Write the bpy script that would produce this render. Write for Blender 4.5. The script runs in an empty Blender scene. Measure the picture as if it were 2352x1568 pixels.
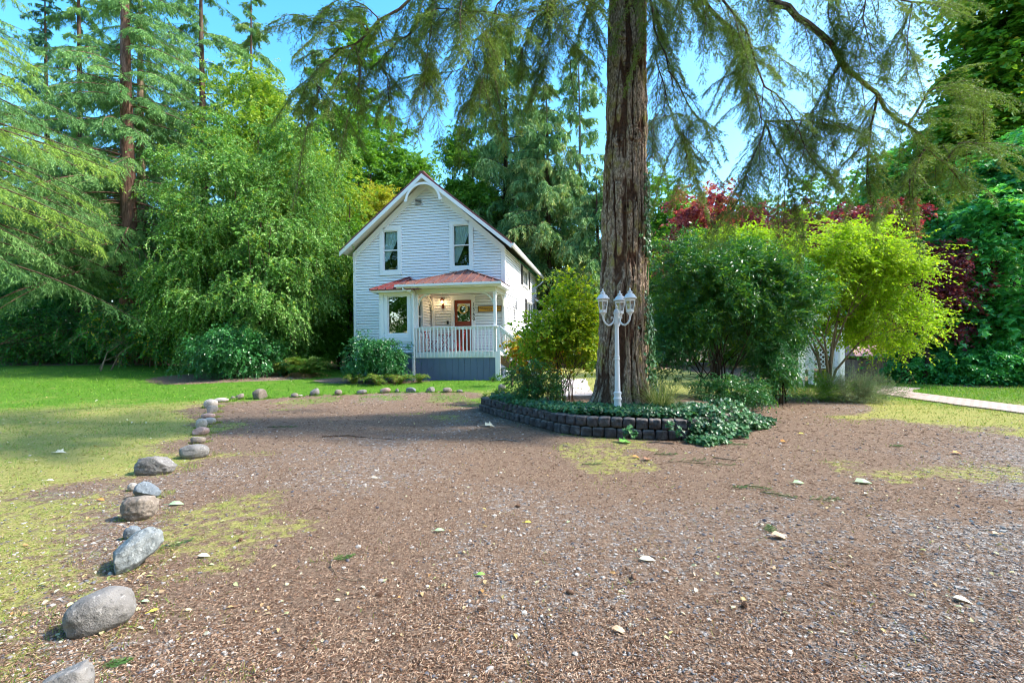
import bpy, math, random
import numpy as np
from mathutils import Vector, Matrix, noise as mnoise
R = math.radians
rng = np.random.default_rng(7)
random.seed(7)
sc = bpy.context.scene
col = sc.collection

# ------------------------------------------------------------------ camera
PITCH, ROLL, EYE, FD = 0.25, 0.7, 1.6, 1111.0      # FD: focal length in units of a 2352 wide frame
_p, _r = R(PITCH), R(ROLL)
FW = np.array([0, math.cos(_p), math.sin(_p)])
_u = np.array([0, -math.sin(_p), math.cos(_p)]); _x = np.array([1., 0, 0])
RT = _x*math.cos(_r) - _u*math.sin(_r)
UP = _u*math.cos(_r) + _x*math.sin(_r)
cd = bpy.data.cameras.new('camera'); cam = bpy.data.objects.new('camera', cd); col.objects.link(cam)
cd.sensor_width = 36; cd.lens = 36*FD/2352; cd.clip_end = 2000; cd.clip_start = 0.05
M = Matrix.Identity(4)
for i in range(3):
    M[i][0] = RT[i]; M[i][1] = UP[i]; M[i][2] = -FW[i]
M[2][3] = EYE
cam.matrix_world = M
sc.camera = cam

def S_(t):
    t = np.clip(t, 0, 1); return t*t*(3-2*t)
def hgt(x, y):
    x = np.asarray(x, float); y = np.asarray(y, float)
    h = 0.85*S_((-x-2)/20)*S_((y-14)/14)
    h = h + 0.13*S_((y-16.5)/3)*S_((x+14)/4)*S_((7-x)/4)
    h = h - 1.2*S_((y-17)/13)*S_((x-9)/6)
    return h + 0.012*np.sin(x*1.3+.5)*np.sin(y*.9)
def ray(px, py):
    return FW + RT*(px-1176)/FD - UP*(py-784)/FD
def P(px, py, Y):
    d = ray(px, py); t = Y/d[1]
    return np.array([0, 0, EYE]) + d*t
def G(px, py, lift=0.0):
    d = ray(px, py); z = 0.0; p = None
    for _ in range(30):
        t = (z+lift-EYE)/d[2]; p = np.array([0, 0, EYE])+d*t
        z = float(hgt(p[0], p[1]))
    return p
def GY(px, Y):          # ground point on a bearing at distance Y
    x = float(P(px, 790, Y)[0]); return np.array([x, Y, float(hgt(x, Y))])

# ------------------------------------------------------------------ noise (numpy)
def _hash(i, j, k, s):
    n = (i*374761393 + j*668265263 + k*2147483647 + s*974634777) & 0x7fffffff
    n = ((n ^ (n >> 13))*1274126177) & 0x7fffffff
    return ((n ^ (n >> 16)) & 0xffff)/65535.0
def vn(p, sc_=1.0, seed=0):
    p = np.asarray(p, float)*sc_
    if p.shape[-1] == 2: p = np.concatenate([p, np.zeros(p.shape[:-1]+(1,))], -1)
    f = np.floor(p).astype(np.int64); t = p-f; t = t*t*(3-2*t)
    out = 0
    for a in (0, 1):
        for b in (0, 1):
            for c in (0, 1):
                w = (t[..., 0] if a else 1-t[..., 0])*(t[..., 1] if b else 1-t[..., 1])*(t[..., 2] if c else 1-t[..., 2])
                out = out + w*_hash(f[..., 0]+a, f[..., 1]+b, f[..., 2]+c, seed)
    return out
def fbm(p, sc_=1.0, seed=0, o=4):
    v = 0; a = .5; n = 0
    for i in range(o):
        v = v + a*vn(p, sc_*2**i, seed+i*17); n += a; a *= .5
    return v/n
def nrm(v):
    return v/np.maximum(np.linalg.norm(v, axis=-1, keepdims=True), 1e-9)

# ------------------------------------------------------------------ materials
def mat(name):
    m = bpy.data.materials.new(name); m.use_nodes = True
    nt = m.node_tree; nt.nodes.clear()
    return m, nt, nt.nodes, nt.links
def N(nt, t, **kw):
    n = nt.nodes.new(t)
    for k, v in kw.items():
        if k in ('operation', 'blend_type', 'data_type', 'attribute_name', 'feature', 'distance', 'noise_dimensions', 'voronoi_dimensions', 'wave_type', 'bands_direction', 'interpolation_type', 'invert', 'use_clamp', 'normalize'):
            setattr(n, k, v)
        else:
            n.inputs[k.replace('_', ' ')].default_value = v
    return n
def ramp(nt, stops, src=None, interp='LINEAR'):
    r = nt.nodes.new('ShaderNodeValToRGB'); cr = r.color_ramp; cr.interpolation = interp
    while len(cr.elements) > 1: cr.elements.remove(cr.elements[-1])
    cr.elements[0].position = stops[0][0]; cr.elements[0].color = (*stops[0][1], 1)
    for p, c in stops[1:]:
        e = cr.elements.new(p); e.color = (*c, 1)
    if src is not None: nt.links.new(src, r.inputs[0])
    return r
def mixc(nt, f, a, b, bt='MIX'):
    m = nt.nodes.new('ShaderNodeMix'); m.data_type = 'RGBA'; m.blend_type = bt; m.clamp_factor = True
    for s, v in ((m.inputs[0], f), (m.inputs[6], a), (m.inputs[7], b)):
        if hasattr(v, 'is_output'): nt.links.new(v, s)
        elif isinstance(v, (int, float)): s.default_value = v
        else: s.default_value = (*v, 1)
    return m.outputs[2]
def mth(nt, op, a, b=0.5, clamp=False):
    m = nt.nodes.new('ShaderNodeMath'); m.operation = op; m.use_clamp = clamp
    for s, v in ((m.inputs[0], a), (m.inputs[1], b)):
        if hasattr(v, 'is_output'): nt.links.new(v, s)
        else: s.default_value = v
    return m.outputs[0]
def out(nt, sh):
    o = nt.nodes.new('ShaderNodeOutputMaterial'); nt.links.new(sh, o.inputs[0])
def prin(nt, color, rough=.6, spec=.4, metal=0.0, normal=None):
    b = nt.nodes.new('ShaderNodeBsdfPrincipled')
    if hasattr(color, 'is_output'): nt.links.new(color, b.inputs['Base Color'])
    else: b.inputs['Base Color'].default_value = (*color, 1)
    if hasattr(rough, 'is_output'): nt.links.new(rough, b.inputs['Roughness'])
    else: b.inputs['Roughness'].default_value = rough
    b.inputs['Specular IOR Level'].default_value = spec; b.inputs['Metallic'].default_value = metal
    if normal is not None: nt.links.new(normal, b.inputs['Normal'])
    return b
def bump(nt, h, dist=.01, strength=.6):
    b = nt.nodes.new('ShaderNodeBump'); b.inputs['Distance'].default_value = dist; b.inputs['Strength'].default_value = strength
    nt.links.new(h, b.inputs['Height']); return b.outputs[0]
def coord(nt, kind='Object'):
    return nt.nodes.new('ShaderNodeTexCoord').outputs[kind]
def geopos(nt):
    return nt.nodes.new('ShaderNodeNewGeometry').outputs['Position']
def noise(nt, src, scale, detail=4, rough=.55, dist=0, outp=0):
    n = nt.nodes.new('ShaderNodeTexNoise'); n.inputs['Scale'].default_value = scale; n.inputs['Detail'].default_value = detail
    n.inputs['Roughness'].default_value = rough; n.inputs['Distortion'].default_value = dist
    nt.links.new(src, n.inputs['Vector']); return n.outputs[outp]
def mapping(nt, src, scale=(1, 1, 1), rot=(0, 0, 0)):
    m = nt.nodes.new('ShaderNodeMapping'); m.inputs['Scale'].default_value = scale; m.inputs['Rotation'].default_value = rot
    nt.links.new(src, m.inputs['Vector']); return m.outputs[0]
def attr(nt, name, o='Fac'):
    a = nt.nodes.new('ShaderNodeAttribute'); a.attribute_name = name; return a.outputs[o]

def paint(name, c, rough=.55, spec=.35, dirt=.12, dirtc=(.35, .33, .28), metal=0, scale=3, bscale=40, bd=.001):
    m, nt, n, l = mat(name); co = coord(nt)
    f = noise(nt, co, scale, 6, .65)
    f2 = noise(nt, mapping(nt, co, (14, 14, 2)), 3, 4)
    k = mth(nt, 'MULTIPLY', mth(nt, 'SMOOTH_MIN', f, 1.0), dirt*1.6)
    cc = mixc(nt, k, c, dirtc)
    cc = mixc(nt, mth(nt, 'MULTIPLY', f2, dirt*.7), cc, tuple(x*.7 for x in c))
    b = prin(nt, cc, rough, spec, metal, bump(nt, noise(nt, co, bscale, 3), bd, .5))
    out(nt, b.outputs[0]); return m

def leafmat(name, stops, trans=.4, rough=.5, spec=.4, tint=(1.25, 1.2, .55), gain=1.0):
    """stops: list of colours from rnd 0 to 1"""
    stops = [tuple(min(.8, v*gain) for v in s) for s in stops]
    m, nt, n, l = mat(name)
    k = len(stops)
    r = ramp(nt, [(i/(k-1) if k > 1 else 0, s) for i, s in enumerate(stops)], attr(nt, 'rnd'))
    b = prin(nt, r.outputs[0], rough, spec)
    t = n.new('ShaderNodeBsdfTranslucent')
    tc = mixc(nt, 1.0, r.outputs[0], tint, 'MULTIPLY')
    l.new(tc, t.inputs[0])
    mx = n.new('ShaderNodeMixShader'); mx.inputs[0].default_value = trans
    l.new(b.outputs[0], mx.inputs[1]); l.new(t.outputs[0], mx.inputs[2])
    out(nt, mx.outputs[0]); return m

# ------------------------------------------------------------------ objects
def tag(o, label=None, cat=None, group=None, kind=None):
    if label: o['label'] = label
    if cat: o['category'] = cat
    if group: o['group'] = group
    if kind: o['kind'] = kind
    return o
def empty(name, loc, rz=0.0, label=None, cat=None, group=None):
    o = bpy.data.objects.new(name, None); col.objects.link(o)
    o.location = tuple(float(v) for v in loc); o.rotation_euler = (0, 0, rz); o.empty_display_size = .2
    return tag(o, label, cat, group)
def link(name, me, m, parent=None):
    o = bpy.data.objects.new(name, me); col.objects.link(o)
    if m is not None: me.materials.append(m)
    if parent is not None: o.parent = parent
    return o
def smooth(me, on=True):
    me.polygons.foreach_set('use_smooth', np.full(len(me.polygons), on))
def fastmesh(name, V, faces_n, F, rnd=None, sm=False, extra=None):
    """V (n,3); F (k,faces_n) vertex indices"""
    me = bpy.data.meshes.new(name)
    V = np.ascontiguousarray(V, np.float32); F = np.ascontiguousarray(F, np.int32)
    me.vertices.add(len(V)); me.vertices.foreach_set('co', V.ravel())
    k = len(F); me.loops.add(k*faces_n); me.loops.foreach_set('vertex_index', F.ravel())
    me.polygons.add(k); me.polygons.foreach_set('loop_start', np.arange(0, k*faces_n, faces_n, dtype=np.int32))
    try: me.polygons.foreach_set('loop_total', np.full(k, faces_n, np.int32))
    except Exception: pass
    me.polygons.foreach_set('use_smooth', np.full(k, sm))
    if rnd is not None:
        a = me.attributes.new('rnd', 'FLOAT', 'POINT'); a.data.foreach_set('value', np.ascontiguousarray(rnd, np.float32))
    if extra:
        for kk, vv in extra.items():
            a = me.attributes.new(kk, 'FLOAT', 'POINT'); a.data.foreach_set('value', np.ascontiguousarray(vv, np.float32))
    me.update(); me.validate()
    return me
DIAM = np.array([(0, 0), (.42, .5), (1, 0), (.42, -.5)])
LEAF6 = np.array([(0, 0), (.25, .4), (.62, .42), (1, 0), (.62, -.42), (.25, -.4)])
NEED = np.array([(0, .5), (1, 0), (0, -.5)])
IVY = np.array([(0, 0), (-.08, .38), (.3, .26), (.42, .56), (.58, .2), (1, 0), (.58, -.2), (.42, -.56), (.3, -.26), (-.08, -.38)])
MAPLE = np.array([(0, 0), (.05, .45), (.3, .25), (.42, .62), (.6, .2), (1, 0), (.6, -.2), (.42, -.62), (.3, -.25), (.05, -.45)])
def leafverts(pos, A, Nn, ll, lw, tmpl, curl=.12):
    A = nrm(A); B = nrm(np.cross(Nn, A)); Nn = np.cross(A, B)
    a = tmpl[None, :, 0, None]; b = tmpl[None, :, 1, None]
    ll = np.asarray(ll)[:, None, None]; lw = np.asarray(lw)[:, None, None]
    V = pos[:, None, :] + A[:, None, :]*a*ll + B[:, None, :]*b*lw + Nn[:, None, :]*(np.abs(b)*lw*.35 - a*a*ll*curl)
    return V
def leafmesh(name, parts, tm):
    V = np.concatenate([p[0] for p in parts]); r = np.concatenate([p[1] for p in parts])
    n, m, _ = V.shape
    return fastmesh(name, V.reshape(-1, 3), m, np.arange(n*m).reshape(n, m), np.repeat(r, m))
def foliate(S, D, L, droop, k, ll, lw, ang=45, upn=1.0, rj=.35, tm=DIAM, cmix=.5, crnd=None, hang=0.0, g=rng):
    """twigs start S direction D length L; k leaves along each"""
    n = len(S); D = nrm(D); L = np.broadcast_to(L, (n,)).astype(float)
    j = (np.arange(k)[None, :]+g.random((n, k)))/k
    t = j[..., None]
    Lq = L[:, None, None]
    dr = np.zeros(3); dr[2] = -1
    pos = S[:, None]+D[:, None]*Lq*t + dr*(droop*Lq*t*t)
    T = nrm(D[:, None] + dr*(2*droop*t))
    side = nrm(np.cross(T, np.array([0, 0, 1.0])+g.normal(0, .25, (n, k, 3))))
    s = np.where(np.arange(k) % 2 == 0, 1., -1.)[None, :, None]
    a = R(ang)
    A = T*math.cos(a)+side*s*math.sin(a)+g.normal(0, rj, (n, k, 3))+dr*hang
    Nn = np.array([0, 0, upn])+g.normal(0, 1, (n, k, 3))*.55
    if crnd is None: crnd = g.random(n)
    r = cmix*crnd[:, None]+(1-cmix)*g.random((n, k))
    lr = (.7+.6*g.random((n, k)))
    pos, A, Nn = (q.reshape(-1, 3) for q in (pos, A, Nn))
    lr = lr.ravel()
    return leafverts(pos, A, Nn, ll*lr, lw*lr, tm), r.ravel()
class TB:
    """collects tubes / polys into one mesh"""
    def __init__(s): s.v = []; s.f = []
    def tube(s, pts, rad, n=6, cap=True):
        pts = [Vector(p) for p in pts]; b = len(s.v)
        if not hasattr(rad, '__len__'): rad = [rad]*len(pts)
        up = Vector((0, 0, 1))
        for i, p in enumerate(pts):
            t = (pts[min(i+1, len(pts)-1)]-pts[max(i-1, 0)]).normalized()
            if i == 0:
                a = t.cross(up)
                if a.length < .1: a = t.cross(Vector((1, 0, 0)))
                a.normalize()
            else:
                a = (a - t*a.dot(t)).normalized()
            c = t.cross(a)
            for k in range(n):
                w = 2*math.pi*k/n
                s.v.append(tuple(p + (a*math.cos(w)+c*math.sin(w))*rad[i]))
            if i:
                for k in range(n):
                    q = b+(i-1)*n; k2 = (k+1) % n
                    s.f.append((q+k, q+k2, q+n+k2, q+n+k))
        if cap:
            s.f.append(tuple(b+k for k in range(n))[::-1]); e = b+(len(pts)-1)*n
            s.f.append(tuple(e+k for k in range(n)))
        return s
    def box(s, x0, x1, y0, y1, z0, z1):
        b = len(s.v)
        s.v += [(x, y, z) for z in (z0, z1) for y in (y0, y1) for x in (x0, x1)]
        for f in ((0, 2, 3, 1), (4, 5, 7, 6), (0, 1, 5, 4), (2, 6, 7, 3), (0, 4, 6, 2), (1, 3, 7, 5)): s.f.append(tuple(b+i for i in f))
        return s
    def obox(s, c, ax, ay, az):
        """oriented box: centre and half-axis vectors"""
        b = len(s.v); c, ax, ay, az = (Vector(q) for q in (c, ax, ay, az))
        for k in (-1, 1):
            for j in (-1, 1):
                for i in (-1, 1): s.v.append(tuple(c+ax*i+ay*j+az*k))
        for f in ((0, 2, 3, 1), (4, 5, 7, 6), (0, 1, 5, 4), (2, 6, 7, 3), (0, 4, 6, 2), (1, 3, 7, 5)): s.f.append(tuple(b+i for i in f))
        return s
    def beam(s, p, q, w, h, upv=(0, 0, 1)):
        p, q = Vector(p), Vector(q); t = (q-p); L = t.length; t.normalize(); u = Vector(upv); u = (u-t*u.dot(t)).normalized(); sd = t.cross(u)
        return s.obox((p+q)/2, t*L/2, sd*w/2, u*h/2)
    def prism(s, poly, d):
        """extrude a 3D polygon by vector d"""
        b = len(s.v); n = len(poly)
        s.v += [tuple(p) for p in poly]; s.v += [tuple(Vector(p)+Vector(d)) for p in poly]
        s.f.append(tuple(b+i for i in range(n))); s.f.append(tuple(b+n+i for i in range(n))[::-1])
        for i in range(n):
            j = (i+1) % n; s.f.append((b+i, b+n+i, b+n+j, b+j))
        return s
    def lathe(s, prof, c=(0, 0, 0), n=20, flute=None):
        b = len(s.v)
        for i, (r, z) in enumerate(prof):
            for k in range(n):
                w = 2*math.pi*k/n; rr = r
                if flute and flute[0] <= i <= flute[1]: rr = r*(1 - (.09 if k % 2 else 0))
                s.v.append((c[0]+rr*math.cos(w), c[1]+rr*math.sin(w), c[2]+z))
            if i:
                for k in range(n):
                    q = b+(i-1)*n; k2 = (k+1) % n; s.f.append((q+k, q+k2, q+n+k2, q+n+k))
        s.f.append(tuple(b+k for k in range(n))[::-1]); e = b+(len(prof)-1)*n; s.f.append(tuple(e+k for k in range(n)))
        return s
    def build(s, name, m, parent=None, sm=False, bev=0.0):
        me = bpy.data.meshes.new(name); me.from_pydata(s.v, [], s.f); me.validate()
        import bmesh
        bm = bmesh.new(); bm.from_mesh(me); bmesh.ops.recalc_face_normals(bm, faces=bm.faces); bm.to_mesh(me); bm.free()
        if sm:
            smooth(me)
        o = link(name, me, m, parent)
        if sm:
            try: me.set_sharp_from_angle(angle=R(40))
            except Exception: pass
        if bev:
            b = o.modifiers.new('bevel', 'BEVEL'); b.width = bev; b.segments = 2; b.limit_method = 'ANGLE'
        return o
# ------------------------------------------------------------------ world and sun
SUN_EL, SUN_AZ = 45.0, 93.0      # azimuth clockwise from +Y
w = bpy.data.worlds.new('World'); sc.world = w; w.use_nodes = True
nt = w.node_tree; nt.nodes.clear()
sky = nt.nodes.new('ShaderNodeTexSky'); sky.sky_type = 'NISHITA'; sky.sun_disc = False
sky.sun_elevation = R(SUN_EL); sky.sun_rotation = R(SUN_AZ)
sky.air_density = 1.0; sky.dust_density = 1.3; sky.ozone_density = 1.0; sky.altitude = 100
hs_ = nt.nodes.new('ShaderNodeHueSaturation'); hs_.inputs['Saturation'].default_value = 1.4; hs_.inputs['Hue'].default_value = .493
nt.links.new(sky.outputs[0], hs_.inputs['Color'])
bg = nt.nodes.new('ShaderNodeBackground'); bg.inputs[1].default_value = 0.15
nt.links.new(hs_.outputs[0], bg.inputs[0])
wo = nt.nodes.new('ShaderNodeOutputWorld'); nt.links.new(bg.outputs[0], wo.inputs[0])
sd = bpy.data.lights.new('sun', 'SUN'); sd.energy = 2.1; sd.angle = R(3); sd.color = (1, .94, .84)
sun = bpy.data.objects.new('sun', sd); col.objects.link(sun)
_az = R(SUN_AZ); _el = R(SUN_EL)
sdir = Vector((math.sin(_az)*math.cos(_el), math.cos(_az)*math.cos(_el), math.sin(_el)))
sun.rotation_euler = (-sdir).to_track_quat('-Z', 'Y').to_euler(); sun.location = (10, 5, 30)
sc.view_settings.view_transform = 'Standard'; sc.view_settings.look = 'None'; sc.view_settings.gamma = 1
sc.view_settings.exposure = 2.0
sc.render.engine = 'CYCLES'
cy = sc.cycles
cy.max_bounces = 7; cy.diffuse_bounces = 4; cy.glossy_bounces = 3; cy.transmission_bounces = 4; cy.transparent_max_bounces = 8
cy.caustics_reflective = False; cy.caustics_refractive = False; cy.use_denoising = True; cy.sample_clamp_indirect = 6
cy.use_adaptive_sampling = True; cy.adaptive_threshold = 0.015; cy.pixel_filter_type = 'BLACKMAN_HARRIS'; cy.filter_width = 1.05

# ------------------------------------------------------------------ ground
drive = [(-2.9, -6), (-2.7, 0)] + [tuple(G(*q)[:2]) for q in ((120, 1568), (235, 1455), (330, 1310), (335, 1195), (372, 1088), (455, 1050), (470, 985), (492, 945), (530, 922), (597, 918), (723, 909), (885, 902), (1056, 902), (1100, 925), (1300, 950), (1650, 960), (1800, 960), (1920, 968), (2050, 970), (2250, 985), (2352, 1010))] + [(16, 7.5), (24, 5), (24, -6)]
DP = np.array(drive)
def pdist(x, y, poly):
    """signed distance: negative inside"""
    x = np.asarray(x, float); y = np.asarray(y, float)
    d = np.full(x.shape, 1e9); ins = np.zeros(x.shape, bool)
    n = len(poly)
    for i in range(n):
        ax, ay = poly[i]; bx, by = poly[(i+1) % n]
        ex, ey = bx-ax, by-ay; L = ex*ex+ey*ey+1e-12
        t = np.clip(((x-ax)*ex+(y-ay)*ey)/L, 0, 1)
        d = np.minimum(d, np.hypot(x-ax-t*ex, y-ay-t*ey))
        c = ((ay > y) != (by > y)) & (x < ex*(y-ay)/(ey+1e-12)+ax)
        ins ^= c
    return np.where(ins, -d, d)
shade_beds = [(GY(535, 21)[:2], 3.6, 2.2), (GY(330, 27.5)[:2], 16, 2.6), (GY(60, 28)[:2], 16, 2.6), (GY(860, 20)[:2], 2.6, 1.6), (np.array((3.2, 10.5)), 3.6, 2.2), (np.array((6.2, 12.2)), 2.6, 2.2)]
def masks(x, y):
    sdv = pdist(x, y, drive)
    p = np.stack([x, y, 0*x], -1)
    nz = fbm(p, .9, 3, 4)-.5; nz2 = fbm(p, .25, 9, 3)-.5
    near = S_((y-2)/9)
    g = S_((sdv+.75+2.4*nz)/1.9)*(.62+.38*near)
    g = np.where(sdv > 0, g+nz2*.5*(1-near*.6), g)
    bed = np.zeros_like(g)
    for c, rx, ry in shade_beds:
        bed = np.maximum(bed, 1-S_((np.hypot((x-c[0])/rx, (y-c[1])/ry)-.75)/.4))
    bed = np.maximum(bed, S_((y-27)/3)); bed = np.maximum(bed, S_((x-13.5-.3*(17-y))/1.5)*S_((y-14.5)/1.5))
    g = np.maximum(g, .50*S_((fbm(p, .7, 33, 4)-.56)/.1)*(sdv < 0)*S_((y-1)/3))
    g = np.clip(g*(1-bed), 0, 1)
    lush = S_((y-10.5+nz2*9+nz*3)/6)*S_((2-x)/3) + .8*S_((x-9)/2)*S_((y-10)/3)  # low values give the lawn its sunlit yellow tone
    gr = .5*S_((fbm(p, .5, 21, 4)-.42)/.25)
    gr = np.maximum(gr, .85*S_((-y+4.6+.75*x)/4.5)*S_((x+.9)/3.5)*S_((fbm(p, .9, 27, 3)-.2)/.4))
    gr = np.maximum(gr, .6*S_((y-11)/3)*S_((1.5-np.abs(x+3))/3))
    return g, np.clip(lush, 0, 1), np.clip(gr, 0, 1)

def groundmat():
    m, nt, n, l = mat('ground_cover'); pos = geopos(nt)
    g, lu, gr = attr(nt, 'grass'), attr(nt, 'lush'), attr(nt, 'gravel')
    nf = noise(nt, pos, 55, 5, .7); nm = noise(nt, pos, 9, 5, .65); nb = noise(nt, pos, 1.1, 4, .6)
    # needle litter: stretched noises in two directions
    s1 = noise(nt, mapping(nt, pos, (150, 26, 40), (0, 0, .6)), 1, 3, .6, 1.2)
    s2 = noise(nt, mapping(nt, pos, (28, 150, 40), (0, 0, .3)), 1, 3, .6, 1.2)
    s = mth(nt, 'MAXIMUM', s1, s2)
    lit = ramp(nt, [(.36, (.022, .012, .008)), (.45, (.05, .028, .018)), (.53, (.14, .085, .055)), (.61, (.29, .20, .135)), (.70, (.54, .43, .33))], s)
    lit2 = mixc(nt, mth(nt, 'MULTIPLY', nb, .5), lit.outputs[0], (.22, .155, .11))
    v = nt.nodes.new('ShaderNodeTexVoronoi'); v.inputs['Scale'].default_value = 42; l.new(pos, v.inputs['Vector'])
    v2 = nt.nodes.new('ShaderNodeTexVoronoi'); v2.inputs['Scale'].default_value = 42; v2.feature = 'DISTANCE_TO_EDGE'; l.new(pos, v2.inputs['Vector'])
    sep = nt.nodes.new('ShaderNodeSeparateColor'); l.new(v.outputs['Color'], sep.inputs[0])
    gc = ramp(nt, [(0, (.11, .105, .105)), (.35, (.23, .215, .20)), (.7, (.38, .35, .315)), (1, (.55, .51, .45))], sep.outputs[0])
    edge = ramp(nt, [(0, (0, 0, 0)), (.09, (1, 1, 1))], v2.outputs['Distance'])
    gcol = mixc(nt, edge.outputs[0], (.05, .035, .028), gc.outputs[0])
    nh = noise(nt, pos, 24, 4, .7)
    gm = ramp(nt, [(.46, (0, 0, 0)), (.62, (1, 1, 1))], mth(nt, 'ADD', mth(nt, 'MULTIPLY', gr, .42), mth(nt, 'ADD', mth(nt, 'MULTIPLY', mth(nt, 'SUBTRACT', nm, .4), .8), mth(nt, 'MULTIPLY', mth(nt, 'SUBTRACT', nh, .32), 1.0))))
    soil = mixc(nt, gm.outputs[0], lit2, gcol)
    dry = ramp(nt, [(.3, (.13, .10, .03)), (.46, (.26, .27, .06)), (.58, (.42, .38, .13)), (.70, (.50, .36, .19))], nf)  # tan dry grass with the yellow of sunlit lawn put into the colour
    grn = ramp(nt, [(.3, (.03, .085, .006)), (.5, (.075, .19, .012)), (.7, (.17, .32, .03))], nf)
    lu = mth(nt, 'ADD', lu, mth(nt, 'MULTIPLY', mth(nt, 'SUBTRACT', noise(nt, pos, 2.3, 5, .65), .48), 1.6), True)
    gcol2 = mixc(nt, lu, dry.outputs[0], grn.outputs[0])
    gk = ramp(nt, [(.42, (0, 0, 0)), (.58, (1, 1, 1))], mth(nt, 'ADD', g, mth(nt, 'MULTIPLY', mth(nt, 'SUBTRACT', nm, .5), 1.1)))
    c = mixc(nt, gk.outputs[0], soil, gcol2)
    hh = mth(nt, 'ADD', s, mth(nt, 'MULTIPLY', nm, .8))
    b = prin(nt, c, .9, .15, 0, bump(nt, hh, .02, .9))
    out(nt, b.outputs[0]); return m
GM = groundmat()
def gridmesh(name, xs, ys, zoff=0.0, keep=None):
    X, Y = np.meshgrid(xs, ys); x = X.ravel(); y = Y.ravel()
    z = hgt(x, y)+zoff
    g, lu, gr = masks(x, y)
    V = np.stack([x, y, z], -1); nx = len(xs); ny = len(ys)
    a = np.arange(nx*ny).reshape(ny, nx)
    F = np.stack([a[:-1, :-1], a[:-1, 1:], a[1:, 1:], a[1:, :-1]], -1).reshape(-1, 4)
    if keep is not None:
        c = V[F].mean(1); k = keep(c[:, 0], c[:, 1]); F = F[k]
        u, inv = np.unique(F, return_inverse=True); V = V[u]; F = inv.reshape(F.shape); g, lu, gr = g[u], lu[u], gr[u]
    return fastmesh(name, V, 4, F, None, True, {'grass': g, 'lush': lu, 'gravel': gr})
def graded(*segs):
    o = []
    for a, b, s in segs: o += list(np.arange(a, b, s))
    return np.array(o+[segs[-1][1]])
gx = graded((-160, -40, 10), (-40, -14, .8), (-14, 16, .16), (16, 40, .8), (40, 160, 10))
gy = graded((-14, 0, 1), (0, 20, .16), (20, 32, .4), (32, 60, 2), (60, 260, 20))
o = link('ground', gridmesh('ground', gx, gy), GM); tag(o, kind='structure')
dx = np.arange(-10, 24, .16); dy = np.arange(-5.5, 18, .16)
o = link('driveway', gridmesh('driveway', dx, dy, .004, lambda x, y: pdist(x, y, drive) < 0), GM); tag(o, kind='structure')

# brick path on the right lawn, concrete path to the porch steps
def pathmat(name, c1, c2, brick=True):
    m, nt, n, l = mat(name); pos = geopos(nt)
    if brick:
        t = n.new('ShaderNodeTexBrick'); t.inputs['Scale'].default_value = 1; t.inputs['Brick Width'].default_value = .22; t.inputs['Row Height'].default_value = .11
        t.inputs['Mortar Size'].default_value = .008; t.inputs['Color1'].default_value = (*c1, 1); t.inputs['Color2'].default_value = (*c2, 1); t.inputs['Mortar'].default_value = (.16, .12, .08, 1)
        l.new(pos, t.inputs['Vector']); c = t.outputs[0]
    else:
        c = mixc(nt, noise(nt, pos, 6, 6), c1, c2)
    nn = noise(nt, pos, 30, 5, .7)
    k = ramp(nt, [(.55, (0, 0, 0)), (.68, (1, 1, 1))], nn)
    c = mixc(nt, mth(nt, 'MULTIPLY', k.outputs[0], .7), c, (.2, .13, .06))
    out(nt, prin(nt, c, .85, .2, 0, bump(nt, nn, .004, .6)).outputs[0]); return m
def strip(name, cl, wid, m, zo=.03):
    V = []; F = []
    for i, (x, y) in enumerate(cl):
        a = cl[max(i-1, 0)]; b = cl[min(i+1, len(cl)-1)]; t = Vector((b[0]-a[0], b[1]-a[1], 0)).normalized(); s = Vector((t.y, -t.x, 0))
        for sg in (-1, 1):
            q = Vector((x, y, 0))+s*sg*(wid/2+.03*math.sin(i*2.3+sg)); V.append((q.x, q.y, float(hgt(q.x, q.y))+zo))
        for sg in (-1, 1):
            q = Vector((x, y, 0))+s*sg*(wid/2+.03*math.sin(i*2.3+sg)); V.append((q.x, q.y, float(hgt(q.x, q.y))-.05))
        if i:
            k = i*4; j = k-4
            F += [(j, j+1, k+1, k), (j, k, k+2, j+2), (j+1, j+3, k+3, k+1)]
    me = bpy.data.meshes.new(name); me.from_pydata(V, [], F); o = link(name, me, m); tag(o, kind='structure'); return o
strip('brick_path', [(11.2, y) for y in np.arange(4, 14, .5)]+[(11.2+.1*(k*k), 14+.5*k) for k in range(5)], 1.15, pathmat('path_brick', (.55, .40, .36), (.45, .35, .32)))
strip('footpath', [(1.75+.02*i, 11.6+.5*i) for i in range(5)]+[(1.9+.05*i, 14+.5*i) for i in range(12)], 1.0, pathmat('path_concrete', (.50, .44, .41), (.38, .33, .30), False), .02)

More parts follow.
